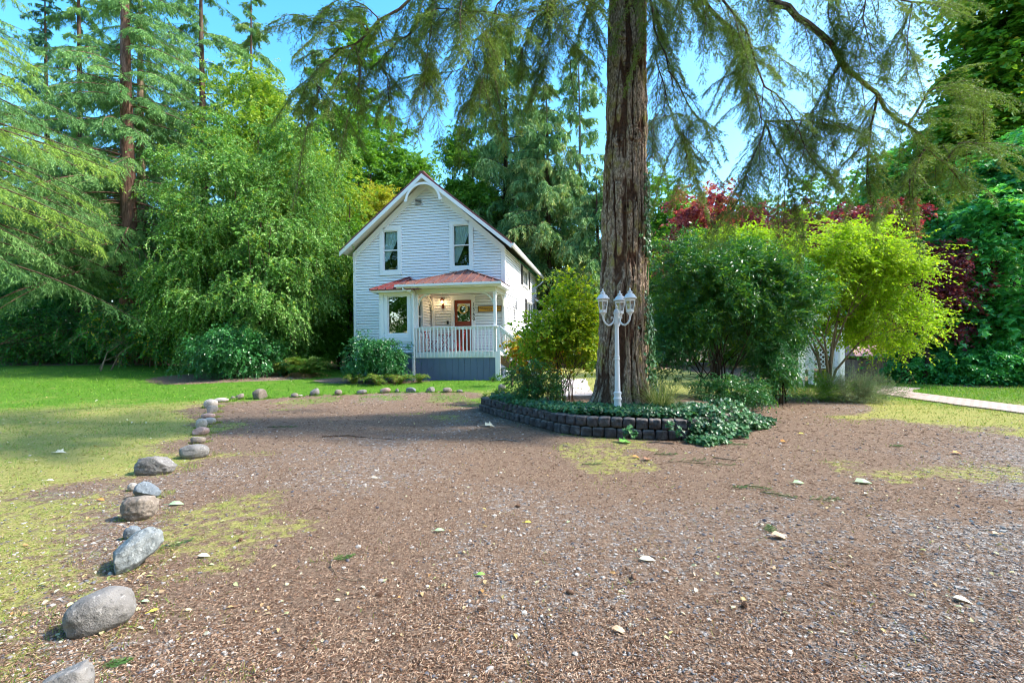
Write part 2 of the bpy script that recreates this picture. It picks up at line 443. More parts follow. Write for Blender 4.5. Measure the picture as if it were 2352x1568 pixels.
# ------------------------------------------------------------------ stones
import bmesh
def icosph(sub):
    bm = bmesh.new(); bmesh.ops.create_icosphere(bm, subdivisions=sub, radius=1)
    V = np.array([v.co[:] for v in bm.verts]); F = np.array([[v.index for v in f.verts] for f in bm.faces]); bm.free(); return V, F
ICO5 = icosph(5); ICO4 = icosph(4); ICO1 = icosph(1); ICO2 = icosph(2)
def stonemat(name, c1, c2, moss=0.0, mossc=(.16, .17, .02), spk=.5):
    m, nt, n, l = mat(name); co = coord(nt)
    f = noise(nt, co, 2.2, 8, .7, .6); sp = noise(nt, co, 34, 3, .7)
    c = ramp(nt, [(.3, c1), (.68, c2)], f).outputs[0]
    k = ramp(nt, [(.58, (0, 0, 0)), (.66, (1, 1, 1))], sp)
    c = mixc(nt, mth(nt, 'MULTIPLY', k.outputs[0], spk), c, tuple(min(1, x*1.7) for x in c2))
    k2 = ramp(nt, [(.36, (1, 1, 1)), (.42, (0, 0, 0))], noise(nt, co, 18, 4, .7))
    c = mixc(nt, mth(nt, 'MULTIPLY', k2.outputs[0], .55), c, tuple(x*.35 for x in c1))
    if moss:
        ms = mth(nt, 'ADD', noise(nt, co, 1.7, 5, .7), moss-.5)
        sx = n.new('ShaderNodeSeparateXYZ'); ge = n.new('ShaderNodeNewGeometry'); l.new(ge.outputs['Normal'], sx.inputs[0])
        mk = ramp(nt, [(.62, (0, 0, 0)), (.7, (1, 1, 1))], mth(nt, 'ADD', ms, mth(nt, 'MULTIPLY', sx.outputs[2], .18)))
        c = mixc(nt, mk.outputs[0], c, mixc(nt, sp, mossc, tuple(x*2.2 for x in mossc)))
    out(nt, prin(nt, c, .85, .25, 0, bump(nt, mth(nt, 'ADD', sp, f), .012, .7)).outputs[0]); return m
SM = dict(grey=stonemat('stone_grey', (.11, .105, .10), (.27, .255, .235)), brown=stonemat('stone_brown', (.13, .105, .085), (.30, .255, .21)),
          blue=stonemat('stone_blue', (.09, .11, .13), (.22, .25, .27)), pale=stonemat('stone_pale', (.30, .26, .22), (.52, .47, .41)),
          moss=stonemat('stone_mossy', (.10, .12, .125), (.34, .36, .35), .14), ymoss=stonemat('stone_yellow_moss', (.10, .08, .06), (.27, .23, .19), .24, (.20, .17, .01)),
          red=stonemat('stone_red', (.20, .11, .09), (.42, .33, .29)))
stone_sites = []
def stone(cx, by, wpx, hpx, mk, label, cuts=0, tilt=0, rz=0.0, seed=0, asp=.62, hf=.62, pn=2.3, group='stones edging the driveway'):
    g = G(cx, by-hpx*.30); dist = float(np.linalg.norm(g-np.array([0, 0, EYE])))
    W = wpx/FD*g[1]; el = math.asin(min(.95, (EYE-g[2])/dist))
    a = W/2; b = a*asp*(1 if wpx > hpx*.9 else .9)
    Hh = hpx/FD*g[1]
    hh = max(.34*Hh, math.sqrt(max((Hh/2)**2-(b*math.sin(el))**2, (0.36*Hh)**2)))/max(.5, math.cos(el))
    hh = min(hh, Hh*.62)
    if 'jagged blue' in label: hh = a*.52; b = a*.6; tilt = .80; rz = .15
    V, F = ICO5 if wpx > 60 else ICO4 if wpx > 20 else ICO2
    V = V.copy()
    V = V/(np.abs(V)**pn).sum(1, keepdims=True)**(1/pn)
    rs = np.random.default_rng(100+seed)
    V *= (1+.22*(fbm(V+seed*3.1, 1.3, seed, 2)[:, None]-.5))
    for _ in range(cuts):
        nn = nrm(rs.normal(0, 1, 3)+np.array([0, 0, .35])); c = rs.uniform(.52, .8)
        dd = V@nn; V = V-nn[None]*np.where(dd > c, (dd-c)*.93, 0)[:, None]
    V *= (1+(.10 if cuts else .035)*(fbm(V+seed, 4.5, seed+5, 4)[:, None]-.5)*2)
    V = V*np.array([a, b, hh])
    ct, st = math.cos(tilt), math.sin(tilt)
    V = np.stack([V[:, 0]*ct-V[:, 2]*st, V[:, 1], V[:, 0]*st+V[:, 2]*ct], -1)
    c, s = math.cos(rz), math.sin(rz)
    V = np.stack([V[:, 0]*c-V[:, 1]*s, V[:, 0]*s+V[:, 1]*c, V[:, 2]], -1)
    g = np.array(G(cx, by))
    for _ in range(6):
        lo = V[:, 2].min(); V[:, 2] -= lo; V[:, 2] -= V[:, 2].max()*.12
        q = V[V[:, 2] > 0]+g-np.array([0, 0, EYE]); dd = q@FW
        qx = 1176+FD*(q@RT)/dd; qy = 784-FD*(q@UP)/dd
        V *= np.clip(wpx/(qx.max()-qx.min()), .5, 2); V[:, 2] *= np.clip((hpx/(qy.max()-qy.min())), .7, 1.35)**1.6
        g = np.array(G(1176+FD*((g-[0, 0, EYE])@RT)/((g-[0, 0, EYE])@FW)+cx-(qx.max()+qx.min())/2, 784-FD*((g-[0, 0, EYE])@UP)/((g-[0, 0, EYE])@FW)+by-qy.max()))
    V[:, 2] = np.maximum(V[:, 2], V[:, 2].min())
    me = fastmesh('stone', V, 3, F, None, True)
    stone_sites.append((g[0], g[1], max(a, b)))
    o = link('stone', me, SM[mk]); o.location = tuple(g+np.array([0, 0, 0])); tag(o, label, 'stone', group); return o
stone(150, 1640, 138, 128, 'grey', 'rough grey boulder cut off by the bottom edge of the photo', 3, .1, .5, 1, .9)
stone(228, 1466, 172, 122, 'grey', 'largest smooth grey oval stone with a dark spot, leaning up to the right', 0, .22, .50, 2, .62)
stone(318, 1320, 118, 112, 'moss', 'jagged blue-grey stone with green moss on its ridge', 6, .45, .75, 3, .75, pn=2.6)
stone(303, 1240, 42, 34, 'blue', 'small blue-grey stone tucked behind the jagged mossy stone', 1, 0, .2, 4)
stone(321, 1197, 92, 60, 'brown', 'rounded brown-grey stone with a broken dark end on its right', 2, .05, .1, 5, .7)
stone(338, 1143, 66, 38, 'blue', 'flat-topped dark veined stone behind the broken brown one', 4, 0, .1, 6, .75)
stone(305, 1128, 26, 20, 'pale', 'little pale round stone beside the dark veined stone', 0, 0, 0, 7)
stone(358, 1092, 102, 45, 'grey', 'wide slab-like grey stone with a cracked flat top', 4, .02, .1, 8, .6, pn=3.2)
stone(446, 1054, 71, 35, 'grey', 'smooth dark grey potato-shaped stone between slab and small pair', 0, .06, .1, 9, .6)
stone(455, 1019, 36, 17, 'brown', 'low half-buried brown stone just behind the potato-shaped one', 1, 0, 0, 10)
stone(461, 1000, 42, 20, 'red', 'tan wedge stone lying in front of the upright split stone', 2, .1, .1, 11)
stone(463, 984, 28, 24, 'pale', 'upright pale stone split by a dark triangle face', 2, .2, .3, 12)
stone(482, 974, 30, 16, 'pale', 'whitish low oval stone right of the split stone', 0, 0, .1, 13)
stone(478, 961, 34, 13, 'red', 'flat reddish stone with a pink side in the stone row', 0, 0, .1, 14)
stone(488, 949, 28, 19, 'grey', 'small ragged grey stone with white chips in the bend', 5, .2, .4, 15)
stone(484, 937, 34, 21, 'pale', 'large pale round stone at the bend of the row', 0, 0, 0, 16)
stone(508, 924, 36, 11, 'pale', 'long flat whitish stone pointing right at the bend', 0, 0, .2, 17, .5)
stone(535, 918, 12, 9, 'brown', 'tiny brown stone next to the tilted wedge', 1, 0, 0, 18)
stone(550, 918, 22, 15, 'brown', 'tilted brown wedge stone before the yellow-mossed boulder', 2, .5, .2, 19)
stone(597, 917, 36, 25, 'ymoss', 'chunky brown boulder with yellow moss on top', 3, 0, .1, 20, .8)
stone(677, 912, 19, 10, 'brown', 'low brown stone first after the yellow-mossed boulder', 1, 0, 0, 21)
stone(690, 911, 12, 5, 'pale', 'tiny pale chip touching the low brown stone', 0, 0, 0, 22)
stone(723, 909, 22, 18, 'grey', 'upright pale grey peaked stone in the far row', 2, 0, .3, 23)
stone(777, 907, 18, 13, 'brown', 'blocky brown stone after the peaked one in the far row', 2, 0, .5, 24)
stone(831, 905, 24, 11, 'grey', 'low smooth grey stone midway along the far row', 0, .1, 0, 25)
stone(885, 903, 25, 13, 'red', 'domed tan stone in the far row below the fern bed', 0, .15, 0, 26)
stone(912, 901, 9, 9, 'grey', 'tiny pointed stone between the domed and the dark stone', 1, .6, 0, 27)
stone(944, 902, 23, 13, 'blue', 'dark blocky stone in the far row under the porch corner', 3, 0, 0, 28)
stone(989, 902, 21, 14, 'grey', 'grey stone with a peak in the far row before the porch', 3, .3, 0, 29)
stone(1028, 902, 22, 13, 'brown', 'lumpy grey-brown stone second from the end of the row', 3, 0, 0, 30)
stone(1056, 901, 13, 7, 'grey', 'small flat stone ending the far row', 0, 0, 0, 31)
stone(1153, 896, 17, 15, 'grey', 'dark round stone on the grass by the little bush', 0, 0, 0, 32, group=None)
stone(539, 868, 14, 5, 'pale', 'pale flat stone lying on the shaded lawn', 0, 0, 0, 33, group=None)
# ------------------------------------------------------------------ house
HW, HL = 7.17, 9.95
HZ = R(-10.5)
house = empty('house', (-.307, 21.3, 0), HZ, 'white clapboard cottage with a steep dark red gable roof and front porch', 'house')
HM = Matrix.Translation((-.307, 21.3, 0)) @ Matrix.Rotation(HZ, 4, 'Z')
def hw(x, y, z): return HM @ Vector((x, y, z))
WHITE = paint('white_clapboard_paint', (.80, .81, .83), .5, .35, .10, (.50, .50, .47))
TRIM = paint('white_trim_paint', (.80, .80, .80), .45, .4, .10, (.48, .46, .40))
CREAM = paint('cream_soffit_paint', (.74, .72, .62), .5, .35, .08)
SLATE = paint('slate_blue_paint', (.105, .14, .225), .6, .3, .25, (.20, .23, .29))
REDDOOR = paint('red_brown_door_paint', (.27, .045, .018), .4, .45, .1, (.16, .03, .015))
BLACK = paint('black_paint', (.015, .015, .017), .5, .4, .05)
GREYM = paint('grey_metal', (.30, .31, .32), .45, .5, .1, (.2, .2, .2), .4)
DARKIN = paint('dark_interior', (.05, .05, .045), .9, .1, 0)
def roofmat(name, c1, c2):
    m, nt, n, l = mat(name); co = coord(nt)
    f = noise(nt, co, 1.6, 7, .7); g = noise(nt, mapping(nt, co, (9, 1.2, 9)), 1.5, 5, .7)
    c = ramp(nt, [(.3, c1), (.7, c2)], f).outputs[0]
    k = ramp(nt, [(.56, (0, 0, 0)), (.72, (1, 1, 1))], g)
    c = mixc(nt, mth(nt, 'MULTIPLY', k.outputs[0], .45), c, (.42, .33, .26))
    out(nt, prin(nt, c, .42, .5, 0, bump(nt, f, .004, .4)).outputs[0]); return m
ROOF = roofmat('red_metal_roof', (.12, .04, .032), (.20, .095, .075))
ROOFM = roofmat('dark_red_main_roof', (.14, .035, .03), (.22, .07, .055))
ROOFB = roofmat('deep_red_bay_roof', (.11, .018, .02), (.17, .038, .036))
def glassmat(name, dark, refl=.30, transp=.5):
    m, nt, n, l = mat(name)
    t = n.new('ShaderNodeBsdfTransparent'); t.inputs[0].default_value = (*dark, 1)
    g = n.new('ShaderNodeBsdfGlossy'); g.inputs['Roughness'].default_value = .015
    co = coord(nt); l.new(bump(nt, noise(nt, co, 2.2, 2), .006, .5), g.inputs['Normal'])
    lw = n.new('ShaderNodeLayerWeight'); lw.inputs[0].default_value = .3
    f = mth(nt, 'ADD', mth(nt, 'MULTIPLY', lw.outputs['Fresnel'], .3), refl, True)
    mx = n.new('ShaderNodeMixShader'); l.new(f, mx.inputs[0]); l.new(t.outputs[0], mx.inputs[1]); l.new(g.outputs[0], mx.inputs[2])
    out(nt, mx.outputs[0]); return m
GLASS = glassmat('window_glass', (.85, .9, .9), .07)
GLASSP = glassmat('picture_window_glass', (.5, .52, .42), .34)
def fabric(name, c, tr=.35):
    m, nt, n, l = mat(name); b = prin(nt, c, .9, .1); t = n.new('ShaderNodeBsdfTranslucent'); t.inputs[0].default_value = (*c, 1)
    mx = n.new('ShaderNodeMixShader'); mx.inputs[0].default_value = tr; l.new(b.outputs[0], mx.inputs[1]); l.new(t.outputs[0], mx.inputs[2]); out(nt, mx.outputs[0]); return m
CURT = fabric('curtain_fabric', (.72, .86, .84), .25)

fr = lambda y0: (lambda u, v, z: (u, y0-v, z))
sd_ = lambda x0: (lambda u, v, z: (x0+v, u, z))
def mbox(tb, mf, u0, u1, v0, v1, z0, z1):
    b = len(tb.v)
    tb.v += [mf(u, v, z) for z in (z0, z1) for v in (v0, v1) for u in (u0, u1)]
    for f in ((0, 2, 3, 1), (4, 5, 7, 6), (0, 1, 5, 4), (2, 6, 7, 3), (0, 4, 6, 2), (1, 3, 7, 5)): tb.f.append(tuple(b+i for i in f))
def mpoly(tb, mf, poly, v0, v1):
    b = len(tb.v); n = len(poly)
    tb.v += [mf(u, v0, z) for u, z in poly]+[mf(u, v1, z) for u, z in poly]
    tb.f.append(tuple(b+i for i in range(n))); tb.f.append(tuple(b+n+i for i in range(n))[::-1])
    for i in range(n):
        j = (i+1) % n; tb.f.append((b+i, b+n+i, b+n+j, b+j))
def siding(tb, mf, uf, z0, z1, openings=(), step=.122, wob=.001):
    z = z0; r = random.Random(5)
    while z < z1-.001:
        zt = min(z+step, z1)
        a0, b0 = uf(z); a1, b1 = uf(zt)
        cuts = sorted([(o[0], o[1]) for o in openings if o[2] < zt-.01 and o[3] > z+.01])
        segs = []; cur = None; s = 'L'
        edges = [('L',)]
        prev0, prev1 = a0, a1
        for (c0, c1) in cuts:
            segs.append((prev0, min(c0, b0), prev1, min(c0, b1))); prev0 = prev1 = c1
        segs.append((prev0, b0, prev1, b1))
        for (p0, q0, p1, q1) in segs:
            if q0-p0 < .01: continue
            p1 = min(p1, q1); w_ = r.uniform(-wob, wob)
            b = len(tb.v)
            for (u, v, zz) in ((p0, 0, z+.023), (q0, 0, z+.023), (q0, .036+w_, z+.023), (p0, .036+w_, z+.023), (p1, 0, zt), (q1, 0, zt), (q1, .016, zt), (p1, .016, zt)):
                tb.v.append(mf(u, v, zz))
            for f in ((0, 1, 2, 3), (4, 5, 6, 7), (0, 1, 5, 4), (3, 2, 6, 7), (0, 3, 7, 4), (1, 2, 6, 5)): tb.f.append(tuple(b+i for i in f))
            b = len(tb.v); tb.v += [mf(p0, -.03, z-.001), mf(q0, -.03, z-.001), mf(q1, -.03, zt), mf(p1, -.03, zt)]; tb.f.append((b, b+1, b+2, b+3))
        z += step
PX, PZ = -3.56, 8.98                                   # gable apex of the wall line
def gab(z):
    if z <= 5.85: return (-HW, 0)
    t = (z-5.85)/(PZ-5.85); return (-HW+(PX+HW)*t, PX*t)
def gab(z, a=-HW, b=0.0):
    if z <= 5.85: return (a, b)
    t = (z-5.85)/(PZ-5.85); return (a+(PX-a)*t, b+(PX-b)*t)
F0, B0, S0 = fr(0.0), fr(-1.9), sd_(0.0)
lw = (-5.68, -4.94, 5.01, 6.86); rw = (-2.32, -1.55, 5.07, 6.95); dr_ = (-2.33, -1.47, 1.30, 3.62)
tb = TB(); siding(tb, F0, gab, 1.25, PZ, [lw, rw, dr_]); tb.build('front_wall', WHITE, house)
tb = TB()
so = [(5.0, 6.8, 4.86, 5.68), (6.3, 8.7, 2.8, 3.98)]
siding(tb, S0, lambda z: (0, HL), 1.25, 5.85, so, .122, .004); mbox(tb, S0, 0, HL, -.2, -.02, .0, 1.24); tb.build('side_wall', WHITE, house)
tb = TB(); mbox(tb, sd_(-HW), 0, HL, .0, .1, 0, 5.85); mbox(tb, fr(HL), -HW+.1, -.21, 0, .12, 0, 5.85); mpoly(tb, fr(HL), [(-HW, 5.85), (0, 5.85), (PX, PZ)], 0, .1); tb.build('rear_wall', WHITE, house)
tb = TB(); mbox(tb, F0, -HW+.1, -4.93, -.03, .01, .0, 1.23); tb.build('foundation_skirt', SLATE, house)
# corner boards, frieze along the gable
for a_ in ((F0, -HW-.012, -HW+.11, -.02, .044, 1.2, 5.9), (F0, -.13, .045, -.03, .044, 1.2, 5.86), (S0, .0, .12, -.02, .048, 1.2, 5.86), (S0, HL-.12, HL, -.02, .047, .2, 5.86)):
    tb = TB(); mbox(tb, *a_); tb.build('corner_board', TRIM, house)
tb = TB()
k = (PZ-5.85)/(0-PX)
for a, s in ((0.02, 1), (-HW-.02, -1)):
    ae = a; z_e = 5.80
    mpoly(tb, F0, [(ae, z_e+.1), (ae, z_e-.10-.12), (PX, 8.70), (PX, PZ+.12)] if s > 0 else [(ae, z_e+.1), (ae, z_e-.22), (PX-.002, 8.70), (PX-.002, PZ+.12)], .0, .05)
tb.build('gable_frieze', TRIM, house)
# windows
def curtain(mf, u0, u1, zt, zb, parent, left=True):
    n, m = 26, 18; V = []; F = []
    for j in range(m):
        t = j/(m-1); z = zt+(zb-zt)*t
        w0 = 1-.82*t**1.3
        for i in range(n):
            s = i/(n-1); a = .012*math.sin(s*38+t*2)*(1-.3*t)
            uu = (u0+(u1-u0)*(.10*(1-t)+s*w0)) if left else (u1-(u1-u0)*(s*w0))
            V.append(mf(uu, -.07+a, z))
    for j in range(m-1):
        for i in range(n-1): q = j*n+i; F.append((q, q+1, q+n+1, q+n))
    me = bpy.data.meshes.new('curtain'); me.from_pydata(V, [], F); smooth(me); return link('curtain', me, CURT, parent)
def window(mf, u0, u1, z0, z1, glass=GLASS, sash=True, casing=.17, curt=None, sill=True, depth=.5, mull=0, ca_top=None, par=None):
    """opening u0..u1, z0..z1 ; window > casing, pane, recess, curtain"""
    par = par or house
    tb = TB(); f = .045
    mbox(tb, mf, u0, u0+f, -.06, .02, z0, z1); mbox(tb, mf, u1-f, u1, -.06, .02, z0, z1)
    mbox(tb, mf, u0+f, u1-f, -.06, .018, z1-f, z1); mbox(tb, mf, u0+f, u1-f, -.06, .018, z0, z0+f)
    zm = (z0+z1)/2+.02
    if sash: mbox(tb, mf, u0+f, u1-f, -.05, .012, zm-.025, zm+.025)
    for i in range(mull):
        um = u0+(u1-u0)*(i+1)/(mull+1); mbox(tb, mf, um-.03, um+.03, -.055, .014, z0+f, z1-f)
    w_ = tb.build('window', TRIM, par)
    c = casing
    if c:
        tb = TB(); ct = ca_top or c
        mbox(tb, mf, u0-c, u0, -.01, .052, z0-c, z1+ct); mbox(tb, mf, u1, u1+c, -.01, .052, z0-c, z1+ct)
        mbox(tb, mf, u0, u1, -.01, .050, z1, z1+ct); mbox(tb, mf, u0, u1, -.01, .050, z0-c, z0)
        if sill: mbox(tb, mf, u0-c-.015, u1+c+.015, -.01, .066, z0-c-.03, z0-c)
        tb.build('casing', TRIM, w_)
    tb = TB(); mbox(tb, mf, u0+.02, u1-.02, -.032, -.026, z0+.02, z1-.02); tb.build('pane', glass, w_)
    tb = TB(); d = depth; e = .004
    mbox(tb, mf, u0-.05, u1+.05, -d-.03, -d, z0-.05, z1+.05)
    mbox(tb, mf, u0-.05, u0-e, -d, -.061, z0-.05, z1+.05); mbox(tb, mf, u1+e, u1+.05, -d, -.061, z0-.05, z1+.05)
    mbox(tb, mf, u0-e, u1+e, -d, -.061, z0-.05, z0-e); mbox(tb, mf, u0-e, u1+e, -d, -.061, z1+e, z1+.05)
    tb.build('recess', DARKIN, w_)
    return w_
w1 = window(F0, *lw, depth=.8); curtain(F0, lw[0]+.04, lw[1]-.04, lw[3]-.06, lw[2]+.45, w1, True)
w2 = window(F0, *rw, depth=.8); curtain(F0, rw[0]+.04, rw[1]-.06, rw[3]-.06, rw[2]+.2, w2, True)
# the curtains sweep to one side like in the photo
w3 = window(S0, *so[0], casing=.12, depth=.5, mull=1, sash=False); w4 = window(S0, *so[1], casing=.12, depth=.5, mull=2, sash=False)
for (a, b, c, d) in so:
    for u0, u1 in ((a-.62, a-.14), (b+.14, b+.62)):
        tb = TB(); mbox(tb, S0, u0, u1, .026, .06, c-.1, d+.1)
        z = c-.04
        while z < d+.04: mbox(tb, S0, u0+.05, u1-.05, .06, .072, z, z+.03); z += .055
        tb.build('shutter', BLACK, house)
# attic vent
tb = TB(); mbox(tb, F0, -4.08, -3.77, .0, .038, 7.93, 8.25); ve = tb.build('attic_vent', BLACK, house)
tb = TB()
for i in range(6):
    mbox(tb, F0, -4.08, -3.77, .039, .06, 7.93+i*.058, 7.93+i*.058+.014)
mbox(tb, F0, -4.10, -4.081, .0, .06, 7.92, 8.26); mbox(tb, F0, -3.769, -3.75, .0, .06, 7.92, 8.26); tb.build('louvre', TRIM, ve)
# main roof
RP = 9.23; EX, EZ = .44, 5.93
sl = (RP-EZ)/(EX-PX)
EXL = 2*PX-EX
y0, y1 = -.6, HL+.5
tb = TB(); tt = .06
for ex in (EX, EXL):
    tb.prism([(PX, y0, RP), (ex, y0, EZ), (ex, y0, EZ-tt), (PX, y0, RP-tt)], (0, y1-y0, 0))
    n = 24
    for i in range(n+1):
        y = y0+.02+(y1-y0-.04)*i/n
        tb.beam((PX, y, RP+.015), (ex, y, EZ+.015), .03, .035)
tb.beam((PX, y0-.01, RP+.02), (PX, y1, RP+.02), .22, .05)
rf = tb.build('roof', ROOFM, house)
tb = TB()
for ex in (EX, EXL):
    s = 1 if ex > PX else -1
    tb.prism([(PX, y0+.045, RP-tt-.004), (ex-s*.02, y0+.045, EZ-tt-.004), (ex-s*.02, y0+.045, EZ-tt-.03), (PX, y0+.045, RP-tt-.03)], (0, y1-y0-.06, 0))
tb.build('soffit', CREAM, rf)
tb = TB(); bw = .19
for ex in (EX, EXL):
    tb.prism([(PX, y0-.01, RP-tt-.003), (ex, y0-.01, EZ-tt-.003), (ex, y0-.01, EZ-tt-bw), (PX, y0-.01, RP-tt-bw)], (0, .05, 0))
tb.build('bargeboard', TRIM, rf)
# bracket arch in the gable peak
tb = TB(); V = []; cx_, cz_, rr = -3.52, 7.93, .86
for i in range(25):
    a = R(8)+R(164)*i/24
    for q in (rr, rr-.10): V.append((cx_+q*math.cos(a)*.98, cz_+q*math.sin(a)))
for i in range(24):
    (a, b), (c, d) = (V[2*i], V[2*i+1]), (V[2*i+2], V[2*i+3])
    tb.prism([(a[0], y0+.0, a[1]), (b[0], y0, b[1]), (d[0], y0, d[1]), (c[0], y0, c[1])], (0, .042, 0))
for s in (-1, 1):
    ex_, ez_ = cx_+s*(rr-.05)*.97, cz_+rr*math.sin(R(8))-.03
    tb.prism([(ex_+s*.02+.075*math.cos(2*math.pi*i/14), y0-.002, ez_+.06*math.sin(2*math.pi*i/14)) for i in range(14)], (0, .046, 0))
tb.build('gable_arch', TRIM, rf)
tb = TB(); tb.box(EX+.002, EX+.11, y0-.02, y1-.02, EZ-.16, EZ-.05); tb.box(EX+.11, EX+.125, y0-.02, y1-.02, EZ-.07, EZ-.035)
tb.tube([(EX+.05, y1-.25, EZ-.16), (EX+.05, y1-.25, EZ-.35), (EX-.1, y1-.5, EZ-.55), (.07, HL-.06, EZ-.75), (.07, HL-.06, .4)], .04, 8)
tb.build('gutter', TRIM, house)
# rear lean-to wing
tb = TB(); tb.prism([(.05, HL-.5, 4.55), (1.55, HL-.5, 3.55), (1.55, HL-.5, 3.48), (.05, HL-.5, 4.48)], (0, 4, 0)); wr = tb.build('lean_to_roof', ROOF, house)
tb = TB(); tb.prism([(.05, HL-.52, 4.47), (1.56, HL-.52, 3.47), (1.56, HL-.52, 3.33), (.05, HL-.52, 4.33)], (0, .03, 0)); tb.box(.02, 1.2, HL+.02, HL+3.4, .1, 3.7); tb.build('lean_to_wall', WHITE, house)
# ---- porch
dk = TB(); dk.box(-3.40, .05, -1.9, -.03, 1.255, 1.30)
porch = dk.build('porch_deck', GREYM, house)
tb = TB(); tb.box(-3.42, .07, -1.93, -1.902, 1.05, 1.296); tb.box(.052, .08, -1.9, -.04, 1.05, 1.296); tb.build('rim_board', TRIM, porch)
tb = TB(); x = -3.40; i = 0
while x < -.05:
    wd = .262; tb.box(x, min(x+wd-.008, -.02), -1.905-.006*(i % 2), -1.88, float(.02), 1.048); x += wd; i += 1
tb.box(-.05, .03, -1.85, -.03, .02, 1.048)
for (xx, zz, an) in ((-2.75, .66, .8), (-.53, .60, 1.2)):
    tb.obox((xx, -1.925, zz), (.07*math.cos(an), 0, .07*math.sin(an)), (0, .012, 0), (-.014*math.sin(an), 0, .014*math.cos(an)))
tb.build('porch_skirt', SLATE, porch)
tb = TB(); tb.box(-.018, .1, -1.94, -1.86, .02, 1.046); tb.build('corner_post', TRIM, porch)
rail = TB(); rail.box(-3.47, .10, -1.97, -1.84, 2.285, 2.325); rail.box(-3.42, .05, -1.925, -1.875, 2.20, 2.284)
rl = rail.build('railing', TRIM, porch, bev=.004)
for i in range(22):
    tb = TB(); x = -3.37+i*.1545; tb.box(x, x+.042, -1.975, -1.933, 1.085, 2.28); tb.build('baluster', TRIM, rl)
for (x, y) in ((-3.365, -1.86), (-.04, -1.86)):
    tb = TB(); tb.box(x-.055, x+.055, y-.0, y+.11, 1.30, 3.70); tb.box(x-.07, x+.07, y-.012, y+.125, 3.60, 3.699); tb.build('porch_post', TRIM, porch, bev=.004)
for x, a, b in ((-3.28, 1.3, 3.7), (-.03, 1.3, 3.7)):
    tb = TB(); tb.box(x-.05, x+.05, -.12, -.03, a, b); tb.build('wall_post', TRIM, porch)
tb = TB(); tb.box(-3.42, .03, -1.86, -1.74, 3.702, 3.90); tb.box(-.10, .03, -1.738, -.03, 3.702, 3.90)
def bracket(tb, x, y, z, dx, dy, r=.48, w_=.05, t=.055):
    for i in range(8):
        a0, a1 = math.pi/2*i/8, math.pi/2*(i+1)/8
        def q(a, rr): 
            u = r-rr*math.cos(a); v = -r+rr*math.sin(a); return u, v
        (u0, v0), (u1, v1) = q(a0, r), q(a1, r); (u2, v2), (u3, v3) = q(a1, r-t), q(a0, r-t)
        pl = [(x+dx*u, y+dy*u, z+v) for u, v in ((u0, v0), (u1, v1), (u2, v2), (u3, v3))]
        tb.prism(pl, (w_*abs(dy), w_*abs(dx), 0))
bracket(tb, -3.31, -1.83, 3.70, 1, 0); bracket(tb, -.095, -1.83, 3.70, -1, 0); bracket(tb, -.06, -1.75, 3.70, 0, 1); bracket(tb, -.06, -.12, 3.70, 0, -1); bracket(tb, -3.33, -.13, 3.70, 0, -1, .55)
tb.build('porch_beam', CREAM, porch)
tb = TB(); tb.box(-4.0, .29, -2.2, -.03, 3.905, 3.93); tb.build('porch_ceiling', TRIM, porch)
tb = TB(); tb.box(-4.06, .33, -2.28, -2.205, 3.90, 4.03); tb.box(.295, .33, -2.2, .2, 3.90, 4.03); tb.box(-4.09, .36, -2.40, -2.282, 3.955, 3.97); tb.box(-4.09, .36, -2.40, -2.385, 3.971, 4.05)
tb.tube([(-3.75, -2.34, 3.95), (-3.75, -2.34, 3.86), (-3.45, -2.02, 3.72), (-3.44, -2.0, 3.5), (-3.44, -2.0, 1.9), (-3.44, -2.03, .3)], .035, 8)
tb.build('porch_gutter', TRIM, porch)
def halfpyr(name, m, x0, x1, yf, yb, z, ap, parent, nseam):
    t = .03; ax, az = ap
    tb = TB()
    A, B, C, D, E = (x0, yf, z), (x1, yf, z), (x1, yb, z), (x0, yb, z), (ax, -.03, az)
    b = len(tb.v); tb.v += [A, B, C, D, E]; tb.f += [(0, 1, 4), (1, 2, 4), (3, 0, 4), (0, 3, 2, 1)]
    o = tb.build(name, m, parent)
    tb = TB(); up = .018
    for i in range(nseam+1):
        x = x0+(x1-x0)*i/nseam
        s = (x-x0)/(ax-x0) if x < ax else (x1-x)/(x1-ax)
        s = min(max(s, 0), 1)
        if s > .02: tb.beam((x, yf-.01, z+up), (x, yf+(-.03-yf)*s, z+(az-z)*s+up), .03, .06)
    for q in (A, B): tb.beam((q[0], q[1], q[2]+up), (ax, -.04, az+up), .07, .04)
    for i in range(1, 5):
        s = i/5
        for xx in (x0, x1):
            yy = yf+(-.03-yf)*s
            # seam up the side face
            tb.beam((xx, yy, z+up), (xx+(ax-xx)*s, yy*(1)+0, z+(az-z)*s+up), .022, .035)
    tb.box(x0-.01, x1+.01, yf-.02, yf+.02, z-.045, z-.002)
    tb.build('seam', m, o)
    return o
halfpyr('porch_roof', ROOF, -4.06, .33, -2.28, .18, 4.055, (-1.68, 4.90), house, 11)
# ---- bay
bay = TB(); bl, br = -4.91, -3.425
ob = (-4.62, -3.71, 2.05, 3.66)
siding(bay, B0, lambda z: (bl, br), 1.25, 3.80, [ob]); siding(bay, sd_(br), lambda z: (-1.9, -.03), 1.30, 3.9, [(-1.72, -1.12, 2.05, 3.52)])
mbox(bay, sd_(bl), -1.9, 0, -.1, 0, .1, 3.8)
bayo = bay.build('bay', WHITE, house)
tb = TB(); mbox(tb, B0, bl, -3.43, -.03, .012, 0, 1.235); tb.build('bay_skirt', SLATE, bayo)
tb = TB(); mbox(tb, B0, bl-.02, bl+.13, -.02, .046, 1.2, 3.8); mbox(tb, B0, br-.13, br+.005, -.02, .046, .1, 3.8); mbox(tb, B0, bl+.13, br-.13, -.01, .044, 3.70, 3.8); mbox(tb, sd_(br), -1.89, -1.80, -.02, .046, 1.3, 3.8)
